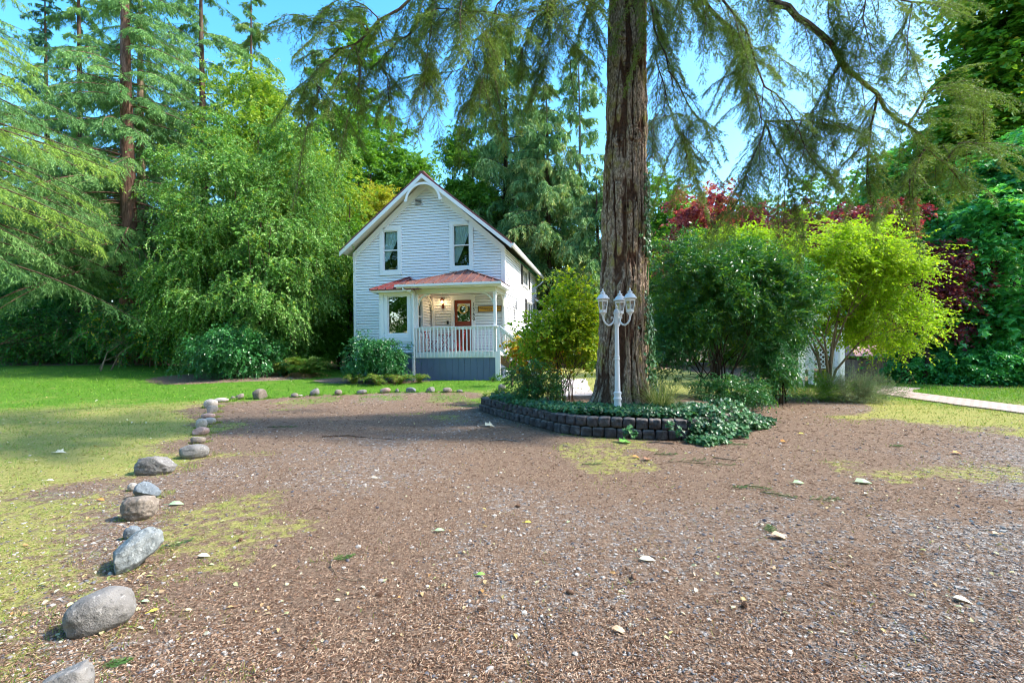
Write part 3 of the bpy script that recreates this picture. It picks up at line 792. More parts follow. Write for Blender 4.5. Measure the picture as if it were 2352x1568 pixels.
mbox(tb, B0, -4.78, -3.555, .04, .06, 1.72, 1.94); tb.build('bay_trim', TRIM, bayo)
wb = window(B0, *ob, glass=GLASSP, sash=False, casing=.13, depth=.75, par=bayo)
window(sd_(br), -1.72, -1.12, 2.05, 3.52, casing=.07, depth=.3, par=bayo)
tb = TB(); tb.box(-5.18, -3.43, -2.2, 0-.03, 3.802, 3.85); tb.box(-5.21, -3.43, -2.24, -2.201, 3.78, 3.88); tb.box(-5.21, -5.182, -2.2, -.03, 3.78, 3.88); tb.build('bay_soffit', TRIM, bayo)
halfpyr('bay_roof', ROOFB, -5.24, -3.1, -2.27, -.02, 3.90, (-4.40, 4.68), bayo, 6)
# ---- stairs to the side
tb = TB()
for i in range(6):
    tb.box(.11+i*.28, .11+(i+1)*.28+.02, -1.78, -.6, 1.30-.19*(i+1)-.035, 1.30-.19*(i+1))
st = tb.build('porch_stairs', paint('tread_grey', (.30, .28, .26), .8), porch)
tb = TB()
for y in (-1.82, -.6):
    tb.prism([(.10, y, 1.2), (.10, y, .85), (1.5, y, -.05), (1.85, y, -.05), (1.85, y, .12)], (0, .04, 0))
tb.build('stringer', paint('brown_wood', (.19, .11, .055), .8, .2, .3, (.1, .06, .03)), st)
tb = TB(); tb.box(.06, .17, -1.93, -1.83, .1, 2.30); tb.box(1.62, 1.71, -1.93, -1.84, .05, 1.10)
tb.beam((.16, -1.88, 2.30), (1.72, -1.88, 1.09), .10, .04); tb.beam((.16, -1.88, 2.20), (1.64, -1.88, 1.05), .03, .09); tb.beam((.16, -1.88, 1.38), (1.64, -1.88, .25), .04, .08)
for i in range(9):
    x = .28+i*.15; zt = 2.2-(x-.16)*.777; tb.box(x, x+.04, -1.90, -1.86, zt-.85, zt)
tb.build('stair_rail', TRIM, st)
# ---- front door
tb = TB(); mbox(tb, F0, -2.29, -2.17, -.06, -.015, 1.31, 3.57); mbox(tb, F0, -1.58, -1.51, -.06, -.015, 1.31, 3.57); mbox(tb, F0, -2.17, -1.58, -.06, -.015, 1.31, 2.62); mbox(tb, F0, -2.17, -1.58, -.06, -.015, 3.42, 3.57)
for (a, b, c, d) in ((-2.15, -1.90, 1.5, 2.45), (-1.86, -1.62, 1.5, 2.45)):
    mbox(tb, F0, a, b, -.014, -.004, c, d)
door = tb.build('door', REDDOOR, house, bev=.004)
tb = TB(); mbox(tb, F0, -2.17, -1.58, -.045, -.038, 2.62, 3.42); tb.build('pane', GLASSP, door)
tb = TB(); mbox(tb, F0, -2.17, -1.58, -.037, -.03, 3.30, 3.415); tb.build('muntin', TRIM, door)
tb = TB(); tb.tube([(-2.24, .02, 2.30), (-2.24, -.05, 2.30)], [.025, .03], 10); tb.build('handle', paint('brass', (.6, .42, .15), .3, .5, 0, metal=.9), door)
tb = TB(); mbox(tb, F0, -2.45, -2.30, -.03, .052, 1.30, 3.80); mbox(tb, F0, -1.50, -1.33, -.03, .052, 1.30, 3.80); mbox(tb, F0, -2.30, -1.50, -.03, .050, 3.58, 3.80); mbox(tb, F0, -2.30, -1.50, -.4, -.1, 1.28, 3.6); tb.build('door_casing', TRIM, house)
def text(body, size, name, m, loc, parent=None, rot=(R(90), 0, 0), ext=.006, shear=0, align='CENTER', sx=1.0, off=0.0, z=False):
    c = bpy.data.curves.new(name, 'FONT'); c.body = body; c.size = size; c.extrude = ext; c.align_x = align; c.align_y = 'CENTER'; c.shear = shear; c.offset = off
    if z: c.space_line = .78
    t = bpy.data.objects.new(name, c); col.objects.link(t)
    bpy.context.view_layer.update()
    me = bpy.data.meshes.new_from_object(t); bpy.data.objects.remove(t)
    me.transform(Matrix.Translation(loc) @ Matrix.Rotation(rot[2], 4, 'Z') @ Matrix.Rotation(rot[0], 4, 'X') @ Matrix.Diagonal((sx, 1, 1, 1)))
    me.materials.clear(); return link(name, me, m, parent)
for i, ch in enumerate('1560'):
    text(ch, .24, 'house_number', BLACK, (-1.39, -.066, 3.35-i*.21), house, sx=.8)

# ------------------------------------------------------------------ things on the porch and walls
def hemp(name, x, y, z, label, cat, rz=0, group=None):
    return empty(name, hw(x, y, z), HZ+rz, label, cat, group)
# wreath on the door
wr_ = hemp('wreath', -1.89, -.03, 3.17, 'cream and yellow flower wreath hanging on the red front door', 'wreath')
YEL = paint('straw_yellow', (.72, .52, .16), .8, .2, .1, (.5, .3, .1)); CRM = paint('petal_cream', (.85, .74, .38), .8, .2, .1, (.8, .6, .2))
tb = TB(); tb.tube([(.17*math.cos(a), -.045, -.02+.18*math.sin(a)) for a in np.linspace(0, 2*math.pi, 25)], .028, 8); tb.build('ring', YEL, wr_, sm=True)
V0, F_ = ICO2
def blobs(cs, rs, name, m, parent, squash=(1, 1, 1), amp=.15):
    V = []; F = []
    for i, (c, r_) in enumerate(zip(cs, rs)):
        v = V0*(1+amp*(vn(V0*3+i, 1, i)[:, None]-.5)); V.append(v*r_*np.array(squash)+np.array(c)); F.append(F_+i*len(V0))
    return link(name, fastmesh(name, np.concatenate(V), 3, np.concatenate(F), None, True), m, parent)
ang = np.linspace(.2, math.pi-.2, 9); blobs([(.19*math.cos(a), -.06, -.01+.2*math.sin(a)) for a in ang]+[(-.2, -.06, -.06), (.2, -.06, -.06)], [.05]*11, 'flowers', CRM, wr_, (1, .5, 1), .5)
blobs([(.19*math.cos(a), -.088, -.01+.2*math.sin(a)) for a in ang]+[(-.2, -.088, -.06), (.2, -.088, -.06)], [.016]*11, 'flower_pattern', paint('flower_centre', (.25, .12, .03), .9), wr_)
# hanging sign
sg = hemp('porch_sign', -.665, -.03, 3.15, 'yellow wooden sign with a dark frame reading Whispering Creek', 'sign')
tb = TB(); tb.box(-.50, .50, -.035, -.012, -.105, .105); tb.build('board', paint('sign_yellow_wood', (.62, .34, .05), .6, .3, .3, (.45, .2, .03)), sg)
tb = TB(); tb.box(-.53, .53, -.045, -.011, .105, .135); tb.box(-.53, .53, -.045, -.011, -.135, -.105); tb.box(-.53, -.50, -.045, -.011, -.105, .105); tb.box(.50, .53, -.045, -.011, -.105, .105); tb.build('frame', paint('sign_frame', (.09, .045, .03), .6), sg)
text('Whispering Creek', .135, 'lettering', BLACK, (0, -.037, .025), sg, sx=.93, ext=.003)
blobs([(x, -.037, -.065) for x in (-.10, -.05, .0, .06)], [.018, .014, .02, .016], 'emblem', BLACK, sg, (1, .3, .8), .6)
# lantern
ln = hemp('wall_lantern', -2.82, -.03, 3.48, 'lit red-brown carriage lantern on the porch wall left of the door', 'lantern')
RB = paint('lantern_red_brown', (.22, .05, .02), .45, .5)
tb = TB(); tb.box(-.05, .05, -.03, .0, -.28, -.02); tb.tube([(0, -.03, -.2), (0, -.1, -.22), (0, -.14, -.12), (0, -.14, -.08)], .016, 8); tb.build('bracket', RB, ln)
tb = TB(); tb.lathe([(.005, .27), (.012, .25), (.01, .23), (.03, .215), (.05, .17), (.095, .10), (.10, .085), (.07, .08)][::-1], (0, -.14, 0), 12); tb.lathe([(.02, -.1), (.06, -.08), (.065, -.06), (.05, -.055)], (0, -.14, 0), 12)
for k_ in range(6):
    a = k_*math.pi/3; tb.beam((.062*math.cos(a), -.14+.062*math.sin(a), -.06), (.085*math.cos(a), -.14+.085*math.sin(a), .085), .008, .008)
tb.build('cage', RB, ln)
m, nt_, n_, l_ = mat('lantern_glow'); e = n_.new('ShaderNodeEmission'); e.inputs[0].default_value = (1, .62, .22, 1); e.inputs[1].default_value = 9; out(nt_, e.outputs[0])
tb = TB(); tb.lathe([(.02, -.05), (.035, -.02), (.04, .02), (.02, .06)], (0, -.14, 0), 12); tb.build('bulb', m, ln, sm=True)
ld = bpy.data.lights.new('lantern_light', 'POINT'); ld.energy = 4; ld.color = (1, .74, .42); ld.shadow_soft_size = .06
lo = bpy.data.objects.new('lantern_light', ld); col.objects.link(lo); lo.parent = ln; lo.location = (0, -.19, -.02)
# doorbell box
tb = TB(); tb.box(-.045, .045, -.03, .0, -.075, .075); tb.box(-.03, .03, -.036, -.031, -.06, .03); o = tb.build('key_box', BLACK, None, bev=.006); o.matrix_world = HM @ Matrix.Translation((-2.61, -.025, 2.58)); tag(o, 'small black key box on the porch wall beside the door casing', 'key box')
# red folding furniture
RED = paint('red_metal_paint', (.42, .03, .035), .4, .5, .06, (.3, .03, .03))
def chair(x, y, rz, label):
    c = hemp('folding_chair', x, y, 1.302, label, 'chair', rz, 'red folding bistro chairs')
    tb = TB()
    for i in range(6): tb.box(-.19, .19, -.17+i*.062, -.12+i*.062, .44, .455)
    tb.build('seat', RED, c)
    for s in (-1, 1):
        tb = TB(); tb.tube([(s*.2, .24, .0), (s*.2, -.16, .45), (s*.2, -.20, .47)], .011, 6); tb.tube([(s*.18, -.24, 0), (s*.18, .17, .44), (s*.18, .26, .86)], .011, 6); tb.build('leg_frame', RED, c)
    tb = TB()
    for z_, y_ in ((.84, .255), (.72, .232), (.60, .206)): tb.obox((0, y_, z_), (.18, 0, 0), (0, .006, 0), (0, 0, .028))
    tb.build('backrest', RED, c)
    tb = TB(); tb.beam((-.2, .22, .03), (.2, .22, .03), .014, .014); tb.beam((-.18, -.22, .03), (.18, -.22, .03), .014, .014); tb.build('stretcher', RED, c)
chair(-3.0, -1.05, R(90), 'red folding chair at the table nearest the bay window')
chair(-1.78, -1.15, R(-84), 'red folding chair standing in front of the red door')
t = hemp('bistro_table', -2.40, -1.1, 1.302, 'small red folding bistro table between the two porch chairs', 'table')
tb = TB(); tb.lathe([(.30, .70), (.32, .705), (.32, .725), (.30, .73)], (0, 0, 0), 28); tb.build('tabletop', RED, t)
for s in (-1, 1):
    tb = TB(); tb.tube([(-.24, s*.18, 0), (.2, s*.16, .70)], .011, 6); tb.tube([(.24, s*.15, 0), (-.2, s*.14, .70)], .011, 6); tb.build('leg_frame', RED, t)
# table lamp inside the bay window
lp = hemp('table_lamp', -4.40, -1.55, 2.06, 'small cream shaded table lamp standing inside the big bay window', 'table lamp')
tb = TB(); tb.lathe([(.05, 0), (.05, .01), (.012, .02), (.012, .12)], (0, 0, 0), 14); tb.build('lamp_base', RB, lp)
tb = TB(); tb.lathe([(.125, .03), (.085, .235)], (0, 0, 0), 20); tb.build('lamp_shade', fabric('shade_fabric', (.85, .74, .60), .5), lp, sm=True)
tb = TB(); tb.box(-4.66, -3.67, -1.82, -1.3, 2.0, 2.055); tb.build('window_shelf', CREAM, bayo)
# basket and blue cup in the upper windows
bk = TB(); bk.lathe([(.14, 0), (.17, .05), (.165, .12), (.11, .17), (.03, .19)], (0, 0, 0), 18); o = bk.build('wicker_basket', paint('wicker', (.42, .24, .10), .9, .1, .4, (.25, .12, .04)), None, sm=True); o.matrix_world = HM @ Matrix.Translation((-5.36, .26, 5.03)); tag(o, 'round tan wicker basket behind the glass of the left upper window', 'basket')
bk = TB(); bk.lathe([(.04, 0), (.07, .05), (.06, .12), (.05, .15)], (0, 0, 0), 16); o = bk.build('blue_vase', paint('blue_glaze', (.05, .22, .42), .3, .6), None, sm=True); o.matrix_world = HM @ Matrix.Translation((-1.68, .20, 5.09)); tag(o, 'small blue vase in the corner of the right upper window', 'vase')
# ornaments on the side wall
orn = TB(); orn.prism([(0, 0, .30), (0, -.22, -.2), (0, .0, -.1), (0, .22, -.24)], (.02, 0, 0)); orn.tube([(.01, 0, .32), (.01, 0, -.26)], .012, 6)
o = orn.build('wall_ornament', GREYM, None); o.matrix_world = HM @ Matrix.Translation((.05, 2.7, 3.50)); tag(o, 'grey metal kite-shaped ornament on the sunlit side wall', 'ornament')
orn = TB(); orn.tube([(0, -.2, .35), (0.01, -.05, .1), (0, .1, -.38)], [.012, .016, .02], 6); orn.box(-.01, .02, -.23, -.17, .30, .36)
o = orn.build('thermometer_rod', BLACK, None); o.matrix_world = HM @ Matrix.Translation((.05, 2.2, 3.05)); tag(o, 'thin dark slanted rod on the side wall below the ornament', 'rod')
tr_ = TB()
for i in range(7): tr_.box(0, .012, i*.5, i*.5+.012, 0, .75)
for j in range(2): tr_.box(-.01, 0, 0, 3.0, .3+j*.25, .312+j*.25)
o = tr_.build('wire_trellis', GREYM, None); o.matrix_world = HM @ Matrix.Translation((.07, 2.2, 1.6)); tag(o, 'thin wire plant trellis on the lower side wall', 'trellis')
ub = empty('electric_meter', hw(.05, 9.3, 2.9), HZ, 'grey electric meter box with conduit at the far house corner', 'meter')
tb = TB(); tb.box(0, .16, -.15, .15, -.25, .2); tb.tube([(.08, 0, .2), (.08, 0, 1.0)], .025, 8); tb.tube([(.08, 0, -.25), (.08, 0, -2.4)], .025, 8); tb.build('meter_box', GREYM, ub)
tb = TB(); tb.tube([(.16, 0, .02), (.24, 0, .02)], .09, 14); tb.build('dial', glassmat('dial_glass', (.6, .6, .6), .2), ub)
# ------------------------------------------------------------------ bark
def barkmat(name, c1, c2, sc_=(9, 9, 1.6), d=.03):
    m, nt, n, l = mat(name); co = coord(nt)
    f = noise(nt, mapping(nt, co, sc_), 1, 6, .7, .8)
    c = ramp(nt, [(.35, c1), (.65, c2)], f)
    out(nt, prin(nt, c.outputs[0], .95, .1, 0, bump(nt, f, d, 1)).outputs[0]); return m
BK = dict(brown=barkmat('bark_brown', (.045, .028, .018), (.17, .115, .08)), red=barkmat('bark_reddish', (.07, .035, .025), (.26, .15, .11)),
          grey=barkmat('bark_grey', (.10, .09, .08), (.30, .27, .24)), tan=barkmat('bark_tan', (.13, .09, .055), (.36, .27, .18)), dark=barkmat('bark_dark', (.02, .015, .01), (.08, .055, .035)))
LM = {}
def lm(name, stops, **kw):
    LM[name] = leafmat('leaf_'+name, stops, **kw)
lm('fir', [(.03, .085, .028), (.075, .17, .05), (.13, .25, .07), (.24, .36, .12)], gain=1.45, trans=.25, spec=.25)
lm('firyellow', [(.09, .17, .03), (.20, .33, .05), (.34, .44, .09)], gain=1.15, trans=.35, spec=.25)
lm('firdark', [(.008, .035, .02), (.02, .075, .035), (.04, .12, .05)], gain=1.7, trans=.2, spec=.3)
lm('near', [(.028, .055, .010), (.055, .095, .018), (.085, .13, .028), (.11, .13, .035)], gain=2.3, trans=.3, spec=.2)
lm('cedar', [(.03, .085, .025), (.07, .15, .045), (.15, .24, .08), (.34, .28, .09)], gain=1.7, trans=.25, spec=.25)
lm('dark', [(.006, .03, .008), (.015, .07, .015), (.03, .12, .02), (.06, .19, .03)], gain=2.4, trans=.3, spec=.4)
lm('mid', [(.03, .10, .012), (.07, .19, .02), (.13, .29, .03), (.24, .40, .05)], gain=1.2, trans=.45)
lm('weep', [(.015, .06, .012), (.045, .14, .02), (.10, .24, .035), (.20, .35, .09), (.34, .44, .16)], gain=1.5, trans=.35, spec=.5)
lm('ygreen', [(.10, .22, .02), (.20, .34, .03), (.34, .46, .05), (.46, .48, .07)], trans=.45)
lm('gold', [(.16, .24, .02), (.30, .36, .03), (.48, .46, .05), (.60, .44, .06)], trans=.5)
lm('lime', [(.12, .27, .012), (.24, .43, .02), (.36, .54, .03), (.50, .62, .06)], trans=.5, spec=.3)
lm('yellow', [(.12, .26, .012), (.26, .42, .02), (.42, .52, .03), (.58, .50, .05)], trans=.5)
lm('orange', [(.40, .38, .03), (.60, .42, .03), (.65, .30, .04), (.45, .16, .03)], trans=.45)
lm('glossy', [(.006, .04, .01), (.015, .08, .018), (.03, .13, .03), (.06, .20, .05)], gain=1.9, trans=.2, rough=.28, spec=.7)
lm('maple', [(.008, .05, .018), (.02, .11, .03), (.045, .18, .045), (.10, .28, .07)], gain=2.6, trans=.4, rough=.35, spec=.6)
lm('red', [(.14, .02, .035), (.32, .045, .07), (.52, .16, .17), (.30, .05, .05)], trans=.45)
lm('plum', [(.05, .012, .025), (.10, .02, .035), (.17, .03, .04), (.12, .05, .07)], gain=1.5, trans=.35, spec=.7, rough=.4, tint=(1.4, .6, .6))
lm('ivy', [(.010, .045, .015), (.022, .085, .026), (.04, .13, .036), (.075, .19, .055)], gain=1.35, trans=.15, rough=.35, spec=.6)
lm('fern', [(.03, .10, .01), (.08, .20, .02), (.20, .32, .05), (.38, .34, .10)], trans=.4)
lm('silver', [(.07, .13, .06), (.14, .22, .11), (.24, .33, .19), (.36, .42, .27)], gain=1.2, trans=.25)
lm('straw', [(.10, .18, .03), (.22, .30, .07), (.40, .42, .16), (.52, .46, .24)], trans=.35)
lm('brownfern', [(.20, .11, .04), (.34, .22, .09), (.42, .33, .14)], trans=.3)
lm('grass_drysun', [(.10, .15, .02), (.20, .25, .04), (.34, .34, .09), (.50, .40, .20)], trans=.35)  # dry tan blades, sunlight on the lawn put into their yellow
lm('grassg', [(.035, .12, .008), (.08, .22, .012), (.15, .33, .025), (.28, .40, .05)], gain=1.1, trans=.35)

def stemsmesh(S, D, L, droop, w0, n=3):
    """thin two-sided ribbons following each twig"""
    k = len(S); D = nrm(D); t = np.linspace(0, 1, n+1)[None, :, None]; Lq = np.broadcast_to(L, (k,))[:, None, None]
    dr = np.array([0, 0, -1.0]); pos = S[:, None]+D[:, None]*Lq*t+dr*droop*Lq*t*t
    sd = nrm(np.cross(D, np.array([.3, -1, .2])))[:, None]
    w = (w0*(1-t*.7))
    A = pos-sd*w; B = pos+sd*w
    V = np.stack([A, B], 2).reshape(k, (n+1)*2, 3)
    base = np.arange(k)[:, None, None]*(n+1)*2; i = np.arange(n)[None, :, None]*2
    F = (base+i+np.array([0, 1, 3, 2])[None, None]).reshape(-1, 4)
    return V.reshape(-1, 3), F
def trunk(tb, base, top, r0, r1, n=10, k=10, wob=.15, seed=0):
    rs = random.Random(seed); pts = []; rad = []
    b = Vector(base); t = Vector(top)
    for i in range(k+1):
        s = i/k; p = b.lerp(t, s); o = wob*math.sin(s*3.1)
        p += Vector((math.sin(s*5+seed)*o*.5, math.cos(s*4+seed)*o*.5, 0))
        pts.append(p); rad.append((r0*(1-s)+r1*s)*(1+.35*max(0, .06-s)/.06))
    tb.tube(pts, rad, n); return pts
def conifer(name, label, cat, px, Y, H, Rm, z0, leaf, bark, nb=90, tw=18, k=12, ll=.16, lw=.035, droop=.35, hang=.6, tr=.3, seed=0, up=.25, pw=.8, group=None, twl=.22, ang=38, azr=None, skip=0, base=None, cm=.6, lean=(0, 0), tdroop=.35, zmax=None, minl=.3):
    g = np.random.default_rng(1000+seed)
    b = GY(px, Y) if base is None else np.array(base, float)
    root = empty(name, b, 0, label, cat, group)
    tb = TB(); top = np.array([lean[0], lean[1], H])
    trunk(tb, (0, 0, -.3), top, tr, .02, 12 if tr > .3 else 8, 14, .1, seed)
    SS, DD, LL, CC = [], [], [], []
    zs = z0+(H*.985-z0)*np.sort(g.random(nb))**1.0
    for i, z in enumerate(zs):
        if zmax and z > zmax: continue
        s = (z-z0)/(H-z0)
        Lb = max(Rm*(1-s)**pw*g.uniform(.65, 1.1), minl)
        az = g.uniform(0, 2*math.pi) if azr is None else g.uniform(*azr)
        u = up*(.3+s)*g.uniform(.4, 1.4)-.1*(1-s)
        h = np.array([math.cos(az), math.sin(az), 0])
        n_ = 7; t = np.linspace(0, 1, n_)
        o0 = top*(z/H)*np.array([1, 1, 0])+np.array([0, 0, z])
        side = np.array([-h[1], h[0], 0]); bend = g.normal(0, .22)
        f = lambda t: o0+h*(Lb*t)[:, None]+side*(Lb*bend*t*t)[:, None]+np.array([0, 0, 1.])*(Lb*(u*t-droop*t**1.8))[:, None]
        if Lb > .8: tb.tube(f(t), list((.010+.008*Lb)*(1-t*.85)*.9), 4, False)
        m_ = max(5, int(tw*Lb/Rm*1.5))
        tt = g.uniform(.12, 1, m_)
        p0 = f(tt); d = nrm(f(tt+.03)-p0)
        sg = np.where(np.arange(m_) % 2 == 0, 1, -1)[:, None]
        D = d*.55+side*sg*g.uniform(.5, 1, (m_, 1))+np.array([0, 0, -1])*hang*g.uniform(.4, 1.3, (m_, 1))
        SS.append(p0); DD.append(D); LL.append(Lb*twl*(1.25-.7*tt)*g.uniform(.6, 1.3, m_)+.12)
        CC.append(np.clip(g.random()*.7+g.normal(.15, .12, m_), 0, 1))
    S, D, L, C = np.concatenate(SS), np.concatenate(DD), np.concatenate(LL), np.concatenate(CC)
    V = foliate(S, D, L, tdroop, int(k*1.55), ll*1.12, lw*1.12, ang, .6, .28, DIAM, cm, C, .25, g)
    tb.build('trunk', BK[bark], root, True)
    link('crown', leafmesh('crown', [V], None), LM[leaf], root)
    return root
def inlobes_old(lobes, n, g, shell=.5):
    vol = np.array([l[3]*l[4]+l[4]*l[5]+l[3]*l[5] for l in lobes]); c = g.choice(len(lobes), n, p=vol/vol.sum())
    Lb = np.array(lobes)[c]; u = nrm(g.normal(0, 1, (n, 3))); r = (shell+(1-shell)*g.random(n)**.7)
    r = r*(1+.22*(fbm(u*2+c[:, None]*5, 1.6, 5, 2)-.5)*2)
    return Lb[:, :3]+u*Lb[:, 3:6]*r[:, None], u, c
def inlobes(lobes, n, g, shell=.5, cl=14, cr=.4):
    nc = max(3, n//cl)
    vol = np.array([l[3]*l[4]+l[4]*l[5]+l[3]*l[5] for l in lobes]); c = g.choice(len(lobes), nc, p=vol/vol.sum())
    Lb = np.array(lobes)[c]; u = nrm(g.normal(0, 1, (nc, 3))); r = shell+(1.06-shell)*g.random(nc)**.6
    r = r*(1+.7*(fbm(u*2+c[:, None]*5, 1.5, 5, 2)-.5)*2)
    ctr = Lb[:, :3]+u*Lb[:, 3:6]*r[:, None]; rn = g.random(nc)
    i = np.repeat(np.arange(nc), cl); m = len(i)
    sz = cr*g.uniform(.5, 1.3, nc)[i][:, None]
    S = ctr[i]+g.normal(0, 1, (m, 3))*sz*np.array([1, 1, .62]); uu = nrm(u[i]+g.normal(0, .35, (m, 3)))
    return S, uu, rn[i]
def broadleaf(name, label, cat, px, Y, lobes, leaf, bark='brown', n=2500, k=14, tl=.5, ll=.09, lw=.055, droop=.4, hang=.2, stems=None, sr=.08, seed=0, shell=.45, gap=.42, gscale=.9, upn=1.0, ang=50, group=None, tm=DIAM, cm=.5, base=None, rj=.4, extra=None, twigw=0, flat=0, crown='crown', stemn=None, cl=14, cr=None, sp=None):
    g = np.random.default_rng(3000+seed)
    b = GY(px, Y) if base is None else np.array(base, float)
    root = empty(name, b, 0, label, cat, group)
    S, u, c = inlobes(lobes, n, g, shell, cl, cr or min(.75*tl, .22*float(np.mean([l[5] for l in lobes]))))
    keep = (fbm(S+seed*7, gscale, seed, 3) > gap-.12*g.random(len(S))) & (S[:, 2] > .05)
    S, u, c = S[keep], u[keep], c[keep]
    n = len(S)
    D = u*.8+g.normal(0, .5, (n, 3))+np.array([0, 0, -hang]); 
    if flat: D[:, 2] *= (1-flat); 
    C = np.clip(.55*fbm(S+50, .8, seed+3, 2)+.5*c-.03+g.normal(0, .1, n), 0, 1)
    L = tl*g.uniform(.5, 1.3, n)*np.where(g.random(n) < .05, 2.0, 1)
    parts = [foliate(S, D, L, droop, k, ll, lw, ang, upn, rj, tm, cm, C, .1, g)]
    tb = TB()
    for i, l_ in enumerate(lobes if stemn is None else [lobes[int(q)] for q in g.integers(0, len(lobes), stemn)]):
        rs = g
        x0, y0_ = g.normal(0, sp or sr*1.3, 2)
        e = np.array(l_[:3])+g.normal(0, .35, 3)*np.array(l_[3:6])
        mid = np.array([x0, y0_, 0])*.4+e*.6*np.array([.75, .75, 1])+g.normal(0, .04, 3)*np.linalg.norm(e)
        pts = [(x0, y0_, -.1), (x0*.9+e[0]*.12, y0_*.9+e[1]*.12, e[2]*.3), tuple(mid), tuple(e), tuple(e+np.array([e[0]*.15, e[1]*.15, l_[5]*.5]))]
        tb.tube(pts, [sr, sr*.8, sr*.55, sr*.3, sr*.1], 7, False)
        for _ in range(3):
            q = e+nrm(g.normal(0, 1, 3))*np.array(l_[3:6])*.75; tb.tube([tuple(mid), tuple((mid+q)/2+g.normal(0, .1, 3)*l_[5]), tuple(q)], [sr*.35, sr*.22, sr*.06], 5, False)
    if twigw:
        V, F = stemsmesh(S, D, L, droop, twigw); b0 = len(tb.v); tb.v += [tuple(q) for q in V]; tb.f += [tuple(int(b0+j) for j in f) for f in F]
    tb.build('trunk' if cat == 'tree' else 'stems', BK[bark], root, True)
    link(crown, leafmesh(crown, parts, None), LM[leaf], root)
    if extra:
        for (lf, frac, zr) in extra:
            q = g.random(len(S)) < frac
            if zr: q &= (S[:, 2] > zr[0]) & (S[:, 2] < zr[1])
            if q.sum() > 3: link('bright_leaves', leafmesh('bright_leaves', [foliate(S[q]+g.normal(0, .06, (q.sum(), 3)), D[q], L[q], droop, max(4, k//2), ll*1.1, lw*1.1, ang, upn, rj, tm, .3, None, 0, g)], None), LM[lf], root)
    return root
def fern(name, label, cat, base, n=30, L=.8, leaf='fern', seed=0, droop=.75, ll=.09, lw=.022, k=44, up=1.0, extra=0, group=None):
    g = np.random.default_rng(5000+seed); root = empty(name, base, 0, label, cat, group)
    az = g.uniform(0, 2*math.pi, n); up *= 2.2; L *= 1.5; D = np.stack([np.cos(az), np.sin(az), up*g.uniform(.5, 1.6, n)], -1)
    S = np.stack([np.cos(az)*.04, np.sin(az)*.04, 0*az], -1); Ls = L*g.uniform(.7, 1.15, n)
    V = foliate(S, D, Ls, droop, k, ll, lw, 78, 1.0, .06, DIAM, .7, None, 0, g)
    link('fronds', leafmesh('fronds', [V], None), LM[leaf], root)
    V, F = stemsmesh(S, D, Ls, droop, .006, 6); link('stems', fastmesh('stems', V, 4, F, np.full(len(V), .6)), LM['brownfern'], root)
    if extra:
        az = g.uniform(0, 2*math.pi, extra); D = np.stack([np.cos(az), np.sin(az), g.uniform(.1, .8, extra)], -1); S = np.stack([np.cos(az)*.04, np.sin(az)*.04, 0*az], -1)
        link('dead_fronds', leafmesh('dead_fronds', [foliate(S, D, L*g.uniform(.6, 1, extra), .8, k, ll*.8, lw, 70, 1.2, .15, DIAM, .5, None, 0, g)], None), LM['brownfern'], root)
    return root

